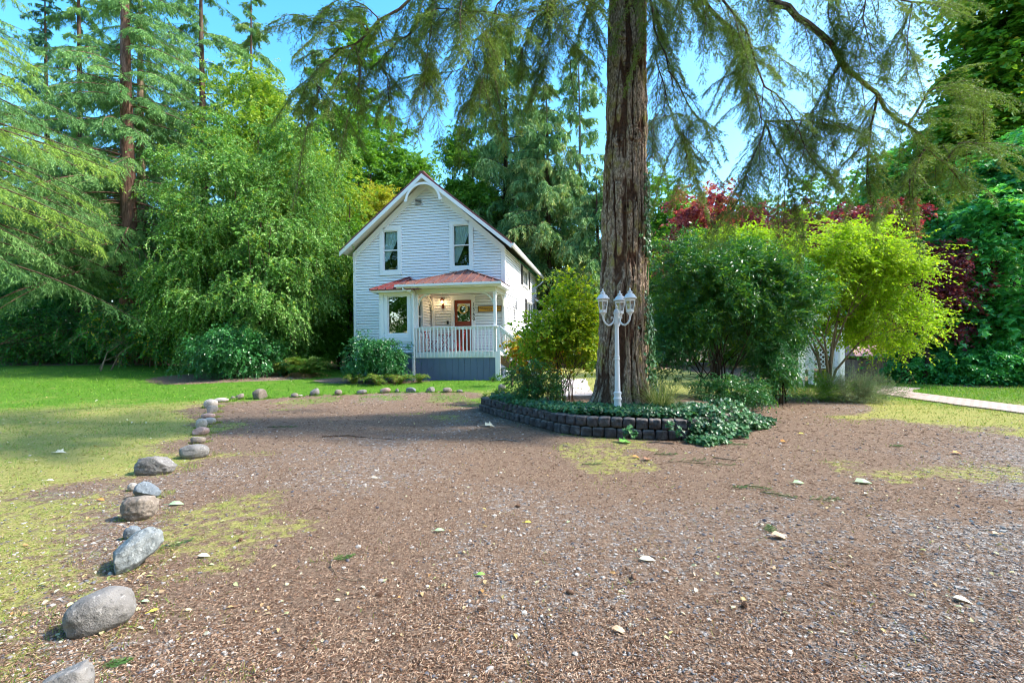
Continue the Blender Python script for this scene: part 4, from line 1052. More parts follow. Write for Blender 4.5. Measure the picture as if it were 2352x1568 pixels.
# ------------------------------------------------------------------ the big near fir
FB = P(1428, 900, 9.72); FT = P(1441, 0, 9.72)
fz = lambda z: np.array([FB[0]+(FT[0]-FB[0])*(z-FB[2])/(FT[2]-FB[2]), 9.72+.0*z, z])
fir = empty('fir_tree', (FB[0], 9.72, .2), 0, 'huge near fir with deeply furrowed brown bark and drooping boughs behind the white lamp post', 'tree')
OFF = np.array([FB[0], 9.72, .2])
def firtrunk():
    nt_ = 300; zs = np.concatenate([np.arange(-.1, 9.2, .0135), np.arange(9.2, 20, .3)])
    th = np.arange(nt_)/nt_*2*math.pi
    TH, Z = np.meshgrid(th, zs)
    rz = np.interp(Z, [-.1, .3, .55, .9, 1.6, 2.6, 3.4, 4.1, 4.9, 6.5, 8.5, 14, 20], [.82, .66, .55, .49, .455, .445, .437, .452, .42, .385, .36, .28, .18])
    lobes = 1+.055*np.sin(TH*5+.6)*np.clip(1.6-Z, 0, 1.6)/1.6+.035*np.sin(TH*3+Z*.35)
    c = np.stack([np.cos(TH)*.45, np.sin(TH)*.45, Z*.22], -1)
    warp = (fbm(c*1.0, 3.2, 31, 3)-.5)
    u = TH+warp*.55
    q = np.stack([np.cos(u), np.sin(u), Z*.17], -1)
    rid = np.abs(2*vn(q, 4.6, 41)-1); rid2 = np.abs(2*vn(q*np.array([1, 1, 1.9]), 8.2, 43)-1)
    fur = np.clip(1-rid*3.3, 0, 1)**1.1; fur2 = np.clip(1-rid2*3.6, 0, 1)
    pl = fbm(np.stack([np.cos(TH)*.45, np.sin(TH)*.45, Z*.42], -1), 17, 51, 3)-.5
    pl2 = fbm(np.stack([np.cos(TH)*.45, np.sin(TH)*.45, Z*.9], -1), 42, 61, 2)-.5
    d = -.060*fur-.022*fur2+.045*pl+.022*pl2+.02
    kn = 0*TH; knot = 0*TH
    for (a, z, s_) in ((-98, 4.2, .075), (-118, 5.5, .06), (-112, 7.6, .08), (-82, 2.75, .06), (-70, 7.2, .07), (-75, 5.6, .09), (-100, 6.9, .06)):
        a = math.radians(a); dx_ = np.angle(np.exp(1j*(TH-a)))*.43; dz_ = Z-z; r_ = np.hypot(dx_, dz_)
        d = d+.055*np.exp(-(r_/s_/1.5)**2)-.10*np.exp(-(r_/(s_*.42))**2); knot = np.maximum(knot, np.exp(-(r_/(s_*.5))**2))
        d = d + .02*np.sin(r_*75)*np.exp(-(r_/(s_*2.4))**2)
    rr = rz*lobes+d
    ax = np.interp(Z, [0, 20], [fz(0)[0], fz(20)[0]])
    X = ax+rr*np.cos(TH)-OFF[0]; Y = rr*np.sin(TH)
    V = np.stack([X, Y, Z-OFF[2]], -1).reshape(-1, 3)
    nz_ = len(zs); a = np.arange(nz_*nt_).reshape(nz_, nt_); a2 = np.roll(a, -1, 1)
    F = np.stack([a[:-1], a2[:-1], a2[1:], a[1:]], -1).reshape(-1, 4)
    me = fastmesh('trunk', V, 4, F, None, True, {'furrow': np.clip(fur+.55*fur2-.35*pl*2, 0, 1).ravel(), 'knot': knot.ravel(), 'hgt': Z.ravel()})
    m, nt, n, l = mat('fir_bark'); co = coord(nt)
    f = attr(nt, 'furrow'); nn = noise(nt, mapping(nt, co, (30, 30, 12)), 1, 5, .7); nb = noise(nt, co, 3.2, 4, .6)
    plate = ramp(nt, [(.34, (.08, .05, .035)), (.48, (.22, .155, .11)), (.66, (.50, .39, .30))], nn).outputs[0]
    mk = ramp(nt, [(.52, (0, 0, 0)), (.66, (1, 1, 1))], nb)
    plate = mixc(nt, mth(nt, 'MULTIPLY', mk.outputs[0], .65), plate, (.30, .26, .055))
    inner = ramp(nt, [(.3, (.04, .022, .015)), (.7, (.13, .068, .042))], nn).outputs[0]
    fk = ramp(nt, [(.34, (0, 0, 0)), (.72, (1, 1, 1))], f)
    c = mixc(nt, fk.outputs[0], plate, inner); c = mixc(nt, attr(nt, 'knot'), c, (.02, .014, .01))
    out(nt, prin(nt, c, .92, .12, 0, bump(nt, nn, .02, .9)).outputs[0])
    return link('trunk', me, m, fir)
firtrunk()
BR = [  # polylines as (px, py, distance); the first point grows from the trunk at the given height
 (12.2, [(1560, -110, 9.4), (1621, 0, 9.0), (1674, 62, 8.8), (1703, 98, 8.7), (1715, 164, 8.6), (1740, 230, 8.6), (1758, 283, 8.6)], .085, [[(1744, 328, 8.5), (1715, 402, 8.4), (1690, 470, 8.4), (1665, 500, 8.4)], [(1781, 336, 8.7), (1814, 410, 8.8), (1830, 480, 8.8)], [(1860, 279, 8.9), (1920, 290, 9.2)]]),
 (10.2, [(1478, -40, 9.4), (1492, 0, 9.2), (1510, 82, 9.1), (1531, 148, 9.0), (1568, 213, 9.0), (1600, 267, 9.0), (1617, 295, 9.0), (1640, 365, 9.0)], .045, [[(1560, 300, 9.2), (1585, 400, 9.3)]]),
 (9.8, [(1505, -20, 10.2), (1513, 94, 10.3), (1506, 144, 10.4), (1526, 205, 10.4), (1547, 279, 10.5), (1572, 340, 10.6), (1600, 420, 10.6)], .035, [[(1500, 260, 10.4), (1497, 360, 10.4)]]),
 (11.0, [(1550, -50, 10.0), (1584, 0, 10.0), (1629, 62, 10.1), (1744, 115, 10.3), (1800, 135, 10.4), (1880, 200, 10.6)], .04, [[(1700, 160, 10.2), (1712, 230, 10.2)]]),
 (13.5, [(1700, -90, 9.2), (1773, 0, 8.6), (1822, 37, 8.4), (1871, 62, 8.3), (1920, 123, 8.3), (1961, 172, 8.4), (2002, 205, 8.6), (2060, 258, 8.8), (2101, 299, 9.0), (2146, 349, 9.2), (2187, 394, 9.4), (2228, 443, 9.6)], .11, [[(2207, 316, 9.3), (2290, 345, 9.6)], [(2092, 400, 9.0), (2090, 470, 9.0)], [(1994, 320, 8.5), (1996, 450, 8.5)], [(2146, 185, 8.9), (2290, 222, 9.4)], [(1900, 200, 8.3), (1890, 300, 8.3)]]),
 (12.0, [(1600, -60, 8.4), (1700, 30, 7.8), (1748, 193, 7.8), (1797, 230, 7.9), (1838, 320, 8.0), (1900, 400, 8.2)], .04, [[(1850, 250, 8.2), (1960, 300, 8.4)]]),
 (14.0, [(1850, -90, 8.2), (1960, -25, 7.8), (2064, 0, 7.8), (2187, 14, 8.0)], .06, [[(1990, 60, 7.9), (2000, 130, 7.9)], [(1900, 20, 8.2), (1925, 90, 8.2)], [(2060, 90, 8.0), (2120, 150, 8.2)]]),
 (12.6, [(1200, -120, 8.6), (1060, -60, 8.0), (998, 0, 7.8), (955, 65, 7.8), (908, 111, 7.8), (876, 136, 7.8), (840, 160, 7.9)], .05, [[(900, 190, 7.8), (880, 230, 7.8)], [(980, 120, 7.7), (990, 190, 7.8)]]),
 (13.0, [(1120, -140, 8.2), (960, -30, 7.6), (890, 40, 7.5), (826, 90, 7.5), (765, 126, 7.6), (721, 161, 7.7), (700, 215, 7.8)], .05, [[(810, 45, 7.4), (747, 61, 7.4), (660, 29, 7.3)], [(850, 20, 7.7), (790, -10, 7.7), (740, 20, 7.7)], [(740, 210, 7.6), (690, 270, 7.6)], [(830, 160, 7.5), (820, 220, 7.5)]]),
 (11.6, [(1230, -70, 9.0), (1149, 0, 8.8), (1116, 65, 8.7), (1084, 111, 8.7), (1034, 133, 8.7)], .035, [[(1075, 150, 8.6), (1030, 172, 8.6), (975, 168, 8.6)], [(1127, 118, 8.8), (1106, 187, 8.8), (1075, 235, 8.8)]]),
 (11.2, [(1310, -60, 9.2), (1267, 0, 9.0), (1262, 80, 8.9), (1255, 130, 8.9), (1242, 190, 8.9)], .035, [[(1280, 60, 9.1), (1310, 100, 9.2), (1335, 130, 9.2)], [(1225, 40, 9.0), (1200, 110, 9.0), (1190, 170, 9.0)], [(1180, 20, 9.1), (1170, 70, 9.2)]]),
 (9.7, [(1385, -30, 9.3), (1350, 0, 9.2), (1290, 20, 9.2), (1230, 10, 9.2)], .03, [[(1365, 40, 9.3), (1372, 90, 9.3)]]),
 (12.0, [(1080, -60, 7.0), (1060, 10, 6.9), (1050, 60, 6.9)], .03, [[(1010, 20, 7.0), (985, 50, 7.0)], [(1090, 30, 7.0), (1120, 20, 7.0)]]),
]
def resamp(pts, step):
    pts = np.array(pts); d = np.r_[0, np.cumsum(np.linalg.norm(np.diff(pts, axis=0), axis=1))]
    s = np.arange(0, d[-1], step); q = np.stack([np.interp(s, d, pts[:, i]) for i in range(3)], -1)
    t = nrm(np.gradient(q, axis=0)) if len(q) > 1 else np.array([[0, 0, -1.]]); return q, t, s/d[-1]
gN = np.random.default_rng(77)
def chk(p):
    p = [np.array(v, float) for v in p]; q = [p[0]]
    for i in range(len(p)-1): q += [p[i]*.75+p[i+1]*.25, p[i]*.25+p[i+1]*.75]
    return q+[p[-1]]
def side_of(t):
    s_ = np.cross(t, np.array([0, 0, 1.])); k = np.linalg.norm(s_, axis=-1, keepdims=True)
    return np.where(k > .15, s_/np.maximum(k, 1e-6), np.array([1., 0, 0]))
SEC = []      # secondary boughlets as polylines
def bough(pts, step=.19, first=True):
    q, t, s = resamp(pts, step)
    for i in range(len(q)):
        if q[i][2] > 10.4: continue
        for _ in range(1 if gN.random() < .75 else 2):
            sd_v = side_of(t[i])*gN.choice([-1, 1]); L = (.35+1.05*gN.random()**1.4)*(1.15-.55*s[i])
            d = nrm(t[i]*gN.uniform(.35, 1.1)+sd_v*gN.uniform(.35, 1.0)+np.array([0, 0, -1])*gN.uniform(.05, .75)+gN.normal(0, .18, 3))
            n = 7; tt = np.linspace(0, 1, n)[:, None]; dp = gN.uniform(.15, .7)
            pl = q[i]+d*L*tt+np.array([0, 0, -1])*dp*L*tt**2+np.cumsum(gN.normal(0, .018, (n, 3)), 0)*tt
            SEC.append((pl, L, s[i]))
    SEC.append((np.array(resamp(pts[-3:], .08)[0]), .5, 1.0))
for hz, pl, r0, subs in BR:
    st = fz(hz); pts = [st, st*.55+P(*pl[0])*.45+np.array([0, 0, .3])]+[P(*p) for p in pl]
    pts = chk(pts); pts = [p+gN.normal(0, .03, 3) for p in pts]
    r0 *= .62
    tb = TB(); n = len(pts); L_ = [Vector(p)-Vector(OFF) for p in pts]
    tb.tube(L_, [r0*(1.15-1.02*i/(n-1)) for i in range(n)], 7, True)
    bough(pts[3:])
    for sb in subs:
        e = P(*sb[0]); j = int(np.argmin([np.linalg.norm(p-e) for p in pts])); sp = [p+gN.normal(0, .02, 3) for p in chk([pts[j]]+[P(*p) for p in sb])]
        tb.tube([Vector(p)-Vector(OFF) for p in sp], [max(.006, r0*.42*(1-.85*i/(len(sp)-1))) for i in range(len(sp))], 5, True); bough(sp, .16, False)
    tb.build('branch', BK['brown'], fir, True)
tb = TB(); S3, D3, L3, C3 = [], [], [], []
for pl, L, s in SEC:
    tb.tube([Vector(p)-Vector(OFF) for p in pl], list(np.linspace(.0035+.005*L, .002, len(pl))), 4, False)
    q, t, ss = resamp(pl, .048); k = len(q)
    if k < 2: continue
    sv = side_of(t); sg = np.where(np.arange(k) % 2 == 0, 1, -1)[:, None]; rr = gN.random()*.6+.15
    S3.append(q); D3.append(t*.7+sv*sg*gN.uniform(.45, 1.0, (k, 1))+np.array([0, 0, -1])*gN.uniform(0, .45, (k, 1)))
    L3.append((.10+.30*L*gN.random(k))*(1.15-.75*ss)); C3.append(np.clip(rr+gN.normal(0, .1, k), 0, 1))
S, D, L, C = (np.concatenate(q) for q in (S3, D3, L3, C3)); S = S-OFF
kk = 5; n = len(S); Dn = nrm(D); t = (np.arange(kk)[None]+gN.random((n, kk)))/kk
dr = np.array([0, 0, -1.]); pos = S[:, None]+Dn[:, None]*(L[:, None]*t)[..., None]+dr*(.25*L[:, None]*t*t)[..., None]
sd2 = side_of(Dn)[:, None]*np.where(np.arange(kk) % 2 == 0, 1, -1)[None, :, None]
D2 = Dn[:, None]*.8+sd2*.7+gN.normal(0, .22, (n, kk, 3)); L2 = (.36*L[:, None]*(1.15-.7*t)+.035)*gN.uniform(.7, 1.3, (n, kk))
S2, D2, L2, C2 = pos.reshape(-1, 3), D2.reshape(-1, 3), L2.ravel(), np.repeat(C, kk)
P1 = foliate(S, D, L, .25, 10, .034, .0095, 48, .9, .22, NEED, .7, C, .0, gN)
P2 = foliate(S2, D2, L2, .2, 7, .034, .0100, 48, .9, .25, NEED, .7, C2, .02, gN)
print('near fir twigs', len(S), 'needles', len(P1[1])+len(P2[1]))
link('crown', leafmesh('crown', [P1, P2], None), LM['near'], fir)
V1, F1 = stemsmesh(S, D, L, .25, .0032, 3)
tb.build('boughlets', BK['brown'], fir)
link('twigs', fastmesh('twigs', V1, 4, F1), BK['brown'], fir)

# the rest of the crown, above the frame: it shades the drive
SS, DD, LL = [], [], []; tb = TB()
for i in range(56):
    z = 10.8+15*i/55; s = (z-10.8)/15.4; az = gN.uniform(0, 2*math.pi); h = np.array([math.cos(az), math.sin(az), 0])
    Lb = 6.8*(1-s)**.7*gN.uniform(.75, 1.1)*(.55 if h[1] > .1 else 1)
    o0 = fz(z)-OFF; t = np.linspace(0, 1, 6); f = lambda t: o0+h*(Lb*t)[:, None]+np.array([0, 0, 1.])*(Lb*(.12*t-.22*t**2))[:, None]
    tb.tube(f(t), list((.02+.009*Lb)*(1-t*.85)), 5, False); tt = gN.uniform(.1, 1, 40); p0 = f(tt); sg = np.where(np.arange(40) % 2 == 0, 1, -1)[:, None]
    SS.append(p0); DD.append(h*.5+np.array([-h[1], h[0], 0])*sg+np.array([0, 0, -1])*gN.uniform(.3, .9, (40, 1))); LL.append(Lb*.17*(1.3-.7*tt)*gN.uniform(.6, 1.3, 40)+.1)
tb.build('branch', BK['brown'], fir, True)
link('crown', leafmesh('crown', [foliate(np.concatenate(SS), np.concatenate(DD), np.concatenate(LL), .45, 20, .15, .035, 40, .6, .3, DIAM, .6, None, .2, gN)], None), LM['near'], fir)

# ------------------------------------------------------------------ retaining wall and bed
WL = [G(*q)[:2] for q in ((1100, 943), (1163, 963), (1227, 980), (1289, 997), (1360, 1004.6), (1446, 1008.6), (1529, 1012.3), (1566, 1013.8), (1620, 1010), (1664, 1000), (1700, 985))]
wp = np.array([[a, b, 0] for a, b in WL])
def chaikin(p, n=2):
    for _ in range(n):
        q = [p[0]]
        for i in range(len(p)-1): q += [p[i]*.75+p[i+1]*.25, p[i]*.25+p[i+1]*.75]
        q.append(p[-1]); p = np.array(q)
    return p
wc = chaikin(wp)
rw_ = random.Random(3)
Vc, Fc = None, None
_bm = bmesh.new(); bmesh.ops.create_cube(_bm, size=2); bmesh.ops.subdivide_edges(_bm, edges=_bm.edges[:], cuts=5, use_grid_fill=True)
cubeV = np.array([v.co[:] for v in _bm.verts]); cubeF = np.array([[v.index for v in f.verts] for f in _bm.faces]); _bm.free()
VV, FF = [], []
for course in range(2):
    q, t, s = resamp(wc, .205); off = .10*course
    for i in range(len(q)-1):
        c = (q[i]+(q[i+1]-q[i])*(.5+.0)+np.array([0, 0, 0])); tt = nrm(q[i+1]-q[i]); c = c+tt*off
        nn = np.array([-tt[1], tt[0], 0]);
        if nn[1] < 0: nn = -nn
        c = c+nn*(.11+.012*course)+np.array([0, 0, .085+.172*course]); c[2] += float(hgt(c[0], c[1]))+rw_.uniform(-.004, .004)
        pn = 7; v = cubeV/(np.abs(cubeV)**pn).sum(1, keepdims=True)**(1/pn)
        v = v*np.array([.0985, .115, .083])
        rough_ = (fbm(v+i*3.3+course*9, 22, 5, 3)-.5)
        v = v+np.array([0, -1, 0])*(rough_*.055*(v[:, 1] < -.05))[:, None]+(rough_*.02)[:, None]*nrm(v)
        an = rw_.uniform(-.05, .05); w0 = v[:, :1]*(tt*math.cos(an)+nn*math.sin(an))+v[:, 1:2]*nn+v[:, 2:3]*np.array([0, 0, 1.])
        FF.append(cubeF+len(cubeV)*len(VV)); VV.append(w0+c)
m, nt, n_, l = mat('weathered_block'); co = coord(nt); f = noise(nt, co, 7, 7, .7); f2 = noise(nt, co, 60, 3, .7); f3 = noise(nt, co, 2.2, 3)
c = ramp(nt, [(.3, (.025, .023, .026)), (.55, (.075, .068, .07)), (.75, (.20, .18, .175))], f).outputs[0]
ge = n_.new('ShaderNodeNewGeometry'); sx = n_.new('ShaderNodeSeparateXYZ'); l.new(ge.outputs['Normal'], sx.inputs[0])
c = mixc(nt, mth(nt, 'MULTIPLY', mth(nt, 'GREATER_THAN', sx.outputs[2], .6), mth(nt, 'MULTIPLY', f, .9)), c, (.30, .25, .21))
out(nt, prin(nt, c, .9, .2, 0, bump(nt, f2, .008, .9)).outputs[0])
o = link('retaining_wall', fastmesh('retaining_wall', np.concatenate(VV), 4, np.concatenate(FF), None, True), m); tag(o, 'low curved retaining wall of two courses of dark weathered concrete blocks', 'retaining wall')
bedp = [tuple(p[:2]+np.array([.0, .14])) for p in wc]+[(4.9, 10.2), (5.5, 11.5), (4.6, 12.9), (2.2, 13.0), (.6, 12.6), (-.5, 12.3)]
def bedh(x, y):
    sdv = -pdist(x, y, bedp)
    edge_w = pdist(x, y, [tuple(p[:2]) for p in wc]+[tuple(p[:2]+np.array([0, .01])) for p in wc[::-1]])
    back = S_(sdv/.9)
    nearwall = S_((1.5-np.abs(edge_w))/1.2)*(np.asarray(x) < 2.9)
    return hgt(x, y)+.30*np.maximum(back, nearwall)*S_((sdv+.25)/.2)
bx = np.arange(-1.2, 6, .07); by = np.arange(7.5, 13.3, .07)
Xb, Yb = np.meshgrid(bx, by); xx, yy = Xb.ravel(), Yb.ravel()
zz = bedh(xx, yy)+.03*(fbm(np.stack([xx, yy, 0*xx], -1), 4, 7, 3)-.5)
Vb = np.stack([xx, yy, zz], -1); a = np.arange(len(xx)).reshape(Xb.shape); Fb = np.stack([a[:-1, :-1], a[:-1, 1:], a[1:, 1:], a[1:, :-1]], -1).reshape(-1, 4)
cc = Vb[Fb].mean(1); Fb = Fb[pdist(cc[:, 0], cc[:, 1], bedp) < .02]; u, inv = np.unique(Fb, return_inverse=True); Vb = Vb[u]; Fb = inv.reshape(Fb.shape)
o = link('garden_bed', fastmesh('garden_bed', Vb, 4, Fb, None, True, {'grass': np.zeros(len(Vb)), 'lush': np.zeros(len(Vb)), 'gravel': np.zeros(len(Vb))}), GM); tag(o, kind='structure')
def BG(x, y): return np.array([x, y, float(bedh(x, y))-.02])
def XB(px, Y): return float(P(px, 790, Y)[0])
def L_(px0, px1, py0, py1, Y, base, dy=1.0):
    """lobe (centre, radii) relative to base covering a bearing/height range at distance Y"""
    a = P(px0, (py0+py1)/2, Y); b = P(px1, (py0+py1)/2, Y); t = P((px0+px1)/2, py0, Y); q = P((px0+px1)/2, py1, Y)
    c = (a+b)/2; rx = abs(b[0]-a[0])/2; rz = abs(t[2]-q[2])/2
    return (c[0]-base[0], c[1]-base[1], c[2]-base[2], rx, max(rx, .3)*dy, rz)
def LB(px, Y, rows, base=None, dy=.9):
    b = GY(px, Y) if base is None else base
    return [L_(r[0], r[1], r[2], r[3], Y+(r[4] if len(r) > 4 else 0), b, dy) for r in rows]

# ------------------------------------------------------------------ trees, left side
conifer('fir_tree', 'tall fir with a straight reddish trunk and pale hanging sprays left of the rounded tree', 'tree', 297, 26, 30, 6.6, 4.5, 'fir', 'red', nb=180, tw=58, k=9, ll=0.155, lw=0.036, droop=0.46, hang=0.38, tr=.50, seed=1, tdroop=0.4, twl=0.12, zmax=22)
conifer('fir_tree', 'second tall fir close behind the reddish trunk, its upper trunk sunlit tan', 'tree', 330, 28.5, 29, 6.0, 6.5, 'fir', 'tan', nb=150, tw=58, k=9, ll=0.155, lw=0.036, droop=0.46, hang=0.38, tr=.34, seed=2, tdroop=0.4, twl=0.12, zmax=22)
conifer('fir_tree', 'fir standing beyond the left edge whose low blue-green boughs sweep over the lawn edge', 'tree', -190, 19.5, 26, 7.6, 5.6, 'fir', 'brown', nb=120, tw=64, k=9, ll=0.13, lw=0.03, droop=0.34, hang=0.38, tr=.4, seed=3, up=.15, twl=0.12, zmax=16, azr=(-1.3, 1.3), tdroop=0.4)
conifer('fir_tree', 'yellow-green fir boughs filling the upper left corner', 'tree', -270, 15.5, 26, 6.2, 7.2, 'firyellow', 'brown', nb=46, tw=60, k=9, ll=0.11, lw=0.026, droop=0.32, hang=0.38, tr=.3, seed=4, azr=(-1.0, 1.4), zmax=17, tdroop=0.4, twl=0.12)
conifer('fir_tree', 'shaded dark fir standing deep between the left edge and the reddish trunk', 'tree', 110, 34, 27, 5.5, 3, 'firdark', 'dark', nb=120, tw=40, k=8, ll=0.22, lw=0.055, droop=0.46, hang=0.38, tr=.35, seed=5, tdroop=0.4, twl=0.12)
conifer('fir_tree', 'tall pale fir showing between the reddish trunk and the sky gap', 'tree', 470, 33, 31, 6.6, 5, 'fir', 'brown', nb=170, tw=58, k=8, ll=0.19, lw=0.045, droop=0.46, hang=0.38, tr=.4, seed=6, zmax=28, tdroop=0.4, twl=0.12)
conifer('fir_tree', 'loose drooping fir at the left border of the sky gap', 'tree', 585, 37, 30, 5.6, 6, 'cedar', 'brown', nb=110, tw=44, k=8, ll=0.22, lw=0.05, droop=0.46, hang=0.5, tr=.3, seed=7, tdroop=0.4, twl=0.12)
b = GY(100, 30)
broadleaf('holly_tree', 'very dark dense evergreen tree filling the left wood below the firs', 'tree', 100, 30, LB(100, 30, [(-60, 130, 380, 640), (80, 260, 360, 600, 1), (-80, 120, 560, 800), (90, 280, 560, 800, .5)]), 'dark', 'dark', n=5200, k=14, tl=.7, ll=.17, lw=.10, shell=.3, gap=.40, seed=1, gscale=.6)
broadleaf('understory_shrub', 'understory shrub with scattered yellow leaves at the foot of the reddish trunk', 'shrub', 320, 24.5, LB(320, 24.5, [(240, 400, 640, 790), (210, 330, 720, 825), (310, 470, 710, 830, -.3)]), 'dark', 'tan', n=1700, k=10, tl=.5, ll=.13, lw=.08, shell=.25, gap=.44, seed=2, gscale=.9, extra=[('gold', .22, None), ('mid', .35, None)], twigw=.010, sr=.035, stemn=12, sp=1.2)
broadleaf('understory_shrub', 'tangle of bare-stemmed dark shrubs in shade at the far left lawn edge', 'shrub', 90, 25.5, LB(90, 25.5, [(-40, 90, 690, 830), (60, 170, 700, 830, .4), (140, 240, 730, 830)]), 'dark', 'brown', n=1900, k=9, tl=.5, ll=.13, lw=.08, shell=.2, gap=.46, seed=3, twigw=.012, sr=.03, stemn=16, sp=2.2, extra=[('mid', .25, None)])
# the rounded weeping tree
wb_ = GY(590, 22.8)
broadleaf('weeping_tree', 'big rounded tree with drooping small-leaved grey-green sprays beside the house', 'tree', 590, 22.8,
  LB(590, 22.8, [(400, 640, 310, 600, .5), (560, 750, 380, 640), (370, 560, 480, 760), (520, 720, 540, 790, -.8), (640, 800, 480, 740, .4), (450, 640, 640, 830, -.5), (345, 480, 600, 790, .6), (600, 770, 290, 480, 1.4)]),
  'weep', 'brown', n=13500, k=16, tl=.50, ll=.095, lw=.062, droop=.55, hang=.45, shell=.55, gap=.40, seed=4, gscale=.55, upn=.6, cm=.5, twigw=.006, sr=.10, cl=26, cr=.38, extra=[('ygreen', .16, (3, 12))])
broadleaf('tall_tree', 'taller yellow-green sunlit tree rising behind the rounded weeping tree', 'tree', 610, 27.5,
  LB(610, 27.5, [(520, 640, 150, 330), (540, 700, 240, 430), (600, 790, 330, 520, .8), (690, 830, 400, 560, .4), (470, 580, 260, 420)]), 'ygreen', 'brown', n=4600, k=14, tl=.9, ll=.14, lw=.08, droop=.6, hang=.4, shell=.4, gap=.43, seed=5, gscale=.6, extra=[('mid', .5, None)], sr=.12)
broadleaf('low_evergreen', 'dark glossy low evergreen bush at the foot of the weeping tree', 'bush', 535, 20.6, LB(535, 20.6, [(430, 540, 775, 858), (520, 640, 770, 855), (470, 600, 745, 830)]), 'glossy', 'dark', n=2600, k=14, tl=.32, ll=.075, lw=.045, shell=.4, gap=.36, seed=6, sr=.03)
fern('sword_fern', 'big clump of sword fern with brown dead fronds between bush and house', 'fern', GY(705, 21.3), 110, 1.3, seed=1, droop=.58, ll=.14, lw=.034, k=50, extra=40)
fern('sword_fern', 'smaller green sword fern left of the brown-fronded clump', 'fern', GY(655, 21.6), 60, 1.0, seed=2, droop=.6, ll=.12, lw=.028, k=36)
broadleaf('slim_tree', 'slim dark evergreen tree in shade against the left corner of the house', 'tree', 795, 26, LB(795, 26, [(760, 840, 480, 640), (740, 830, 600, 790), (720, 800, 520, 700, 1)]), 'mid', 'dark', n=2200, k=12, tl=.5, ll=.13, lw=.08, shell=.3, gap=.43, seed=7, sr=.12)
broadleaf('bush', 'shaded green bush low behind the sword ferns', 'bush', 750, 25, LB(750, 25, [(700, 790, 745, 815), (640, 720, 750, 810)]), 'mid', 'dark', n=900, k=12, tl=.4, ll=.12, lw=.07, shell=.2, gap=.38, seed=8, sr=.03)
# ---- beyond the house
conifer('alder_tree', 'tall airy grey-stemmed tree with open branches left of the roof peak', 'tree', 832, 37, 27, 6.4, 7, 'mid', 'grey', nb=170, tw=16, k=9, ll=.24, lw=.14, droop=-.1, hang=.1, tr=.26, seed=8, up=.35, ang=55, twl=.2, cm=.5, pw=.7)
broadleaf('broadleaf_tree', 'bushy mid-green tree behind the left slope of the roof', 'tree', 880, 33, LB(880, 33, [(770, 890, 330, 520), (850, 960, 400, 560, 1), (760, 880, 230, 380, 1), (890, 985, 350, 470, 2)]), 'mid', 'brown', n=3200, k=13, tl=.8, ll=.20, lw=.12, shell=.3, gap=.47, seed=9, gscale=.5, sr=.14)
broadleaf('golden_tree', 'small golden-leaved tree peeping over the left eave', 'tree', 850, 30, LB(850, 30, [(820, 890, 430, 540), (770, 850, 470, 570), (870, 915, 430, 500)]), 'gold', 'brown', n=1500, k=12, tl=.6, ll=.16, lw=.07, shell=.3, gap=.42, seed=10, sr=.08)
broadleaf('broadleaf_tree', 'bright green pointed tree just right of the roof peak', 'tree', 1062, 38, LB(1062, 38, [(1020, 1100, 330, 470), (1035, 1150, 420, 560), (1030, 1075, 285, 380), (1090, 1180, 470, 620)]), 'mid', 'brown', n=3000, k=13, tl=.7, ll=.20, lw=.12, shell=.3, gap=.42, seed=11, gscale=.5, sr=.12)
conifer('fir_tree', 'dark slender fir filling the gap left of the grey-stemmed airy tree', 'tree', 735, 40, 26, 4.6, 4, 'cedar', 'brown', nb=110, tw=24, k=11, ll=.32, lw=.07, droop=.35, hang=.9, tr=.28, seed=21, pw=.7, tdroop=.5)
conifer('cedar_tree', 'short cedar behind the roof between the sky gap and the tallest cedar', 'tree', 1105, 46, 20, 4.6, 3, 'cedar', 'dark', nb=110, tw=24, k=11, ll=.36, lw=.09, droop=.3, hang=.9, tr=.28, seed=22, pw=.6, tdroop=.5)
conifer('fir_tree', 'dense pale-tipped fir at the left side among the tall firs', 'tree', 185, 30, 29, 5.6, 5, 'fir', 'brown', nb=140, tw=58, k=8, ll=0.18, lw=0.042, droop=0.46, hang=0.38, tr=.3, seed=23, tdroop=0.4, zmax=26, twl=0.12)
conifer('cedar_tree', 'tallest cedar behind the house with a dark trunk and feathery drooping sprays', 'tree', 1168, 39, 27.5, 7.0, 2.0, 'cedar', 'dark', nb=260, tw=28, k=11, ll=.30, lw=.075, droop=.3, hang=.95, tr=.42, seed=9, up=.3, pw=.62, tdroop=.6)
conifer('cedar_tree', 'thin cedar with a bare grey trunk just left of the big fir', 'tree', 1337, 36, 24.5, 3.6, 3.0, 'cedar', 'grey', nb=110, tw=16, k=10, ll=.28, lw=.07, droop=.3, hang=1.0, tr=.24, seed=10, up=.25, pw=.5, tdroop=.6)
conifer('cedar_tree', 'lower full cedar between the tallest cedar and the bare grey trunk', 'tree', 1262, 35, 20.5, 5.4, 1.5, 'cedar', 'brown', nb=200, tw=26, k=11, ll=.28, lw=.075, droop=.3, hang=1.0, tr=.3, seed=11, pw=.6, tdroop=.6)
conifer('cedar_tree', 'small cedar hugging the rear of the house beside the big fir', 'tree', 1375, 31, 12.5, 3.8, .8, 'cedar', 'brown', nb=120, tw=24, k=11, ll=.26, lw=.07, droop=.3, hang=1.0, tr=.25, seed=12, pw=.6, tdroop=.6)
conifer('cedar_tree', 'narrow dark cedar directly behind the thickest part of the roofline right slope', 'tree', 1215, 44, 22, 4.2, 4.0, 'firdark', 'dark', nb=120, tw=20, k=10, ll=.36, lw=.09, droop=.3, hang=1.0, tr=.3, seed=13, pw=.6)
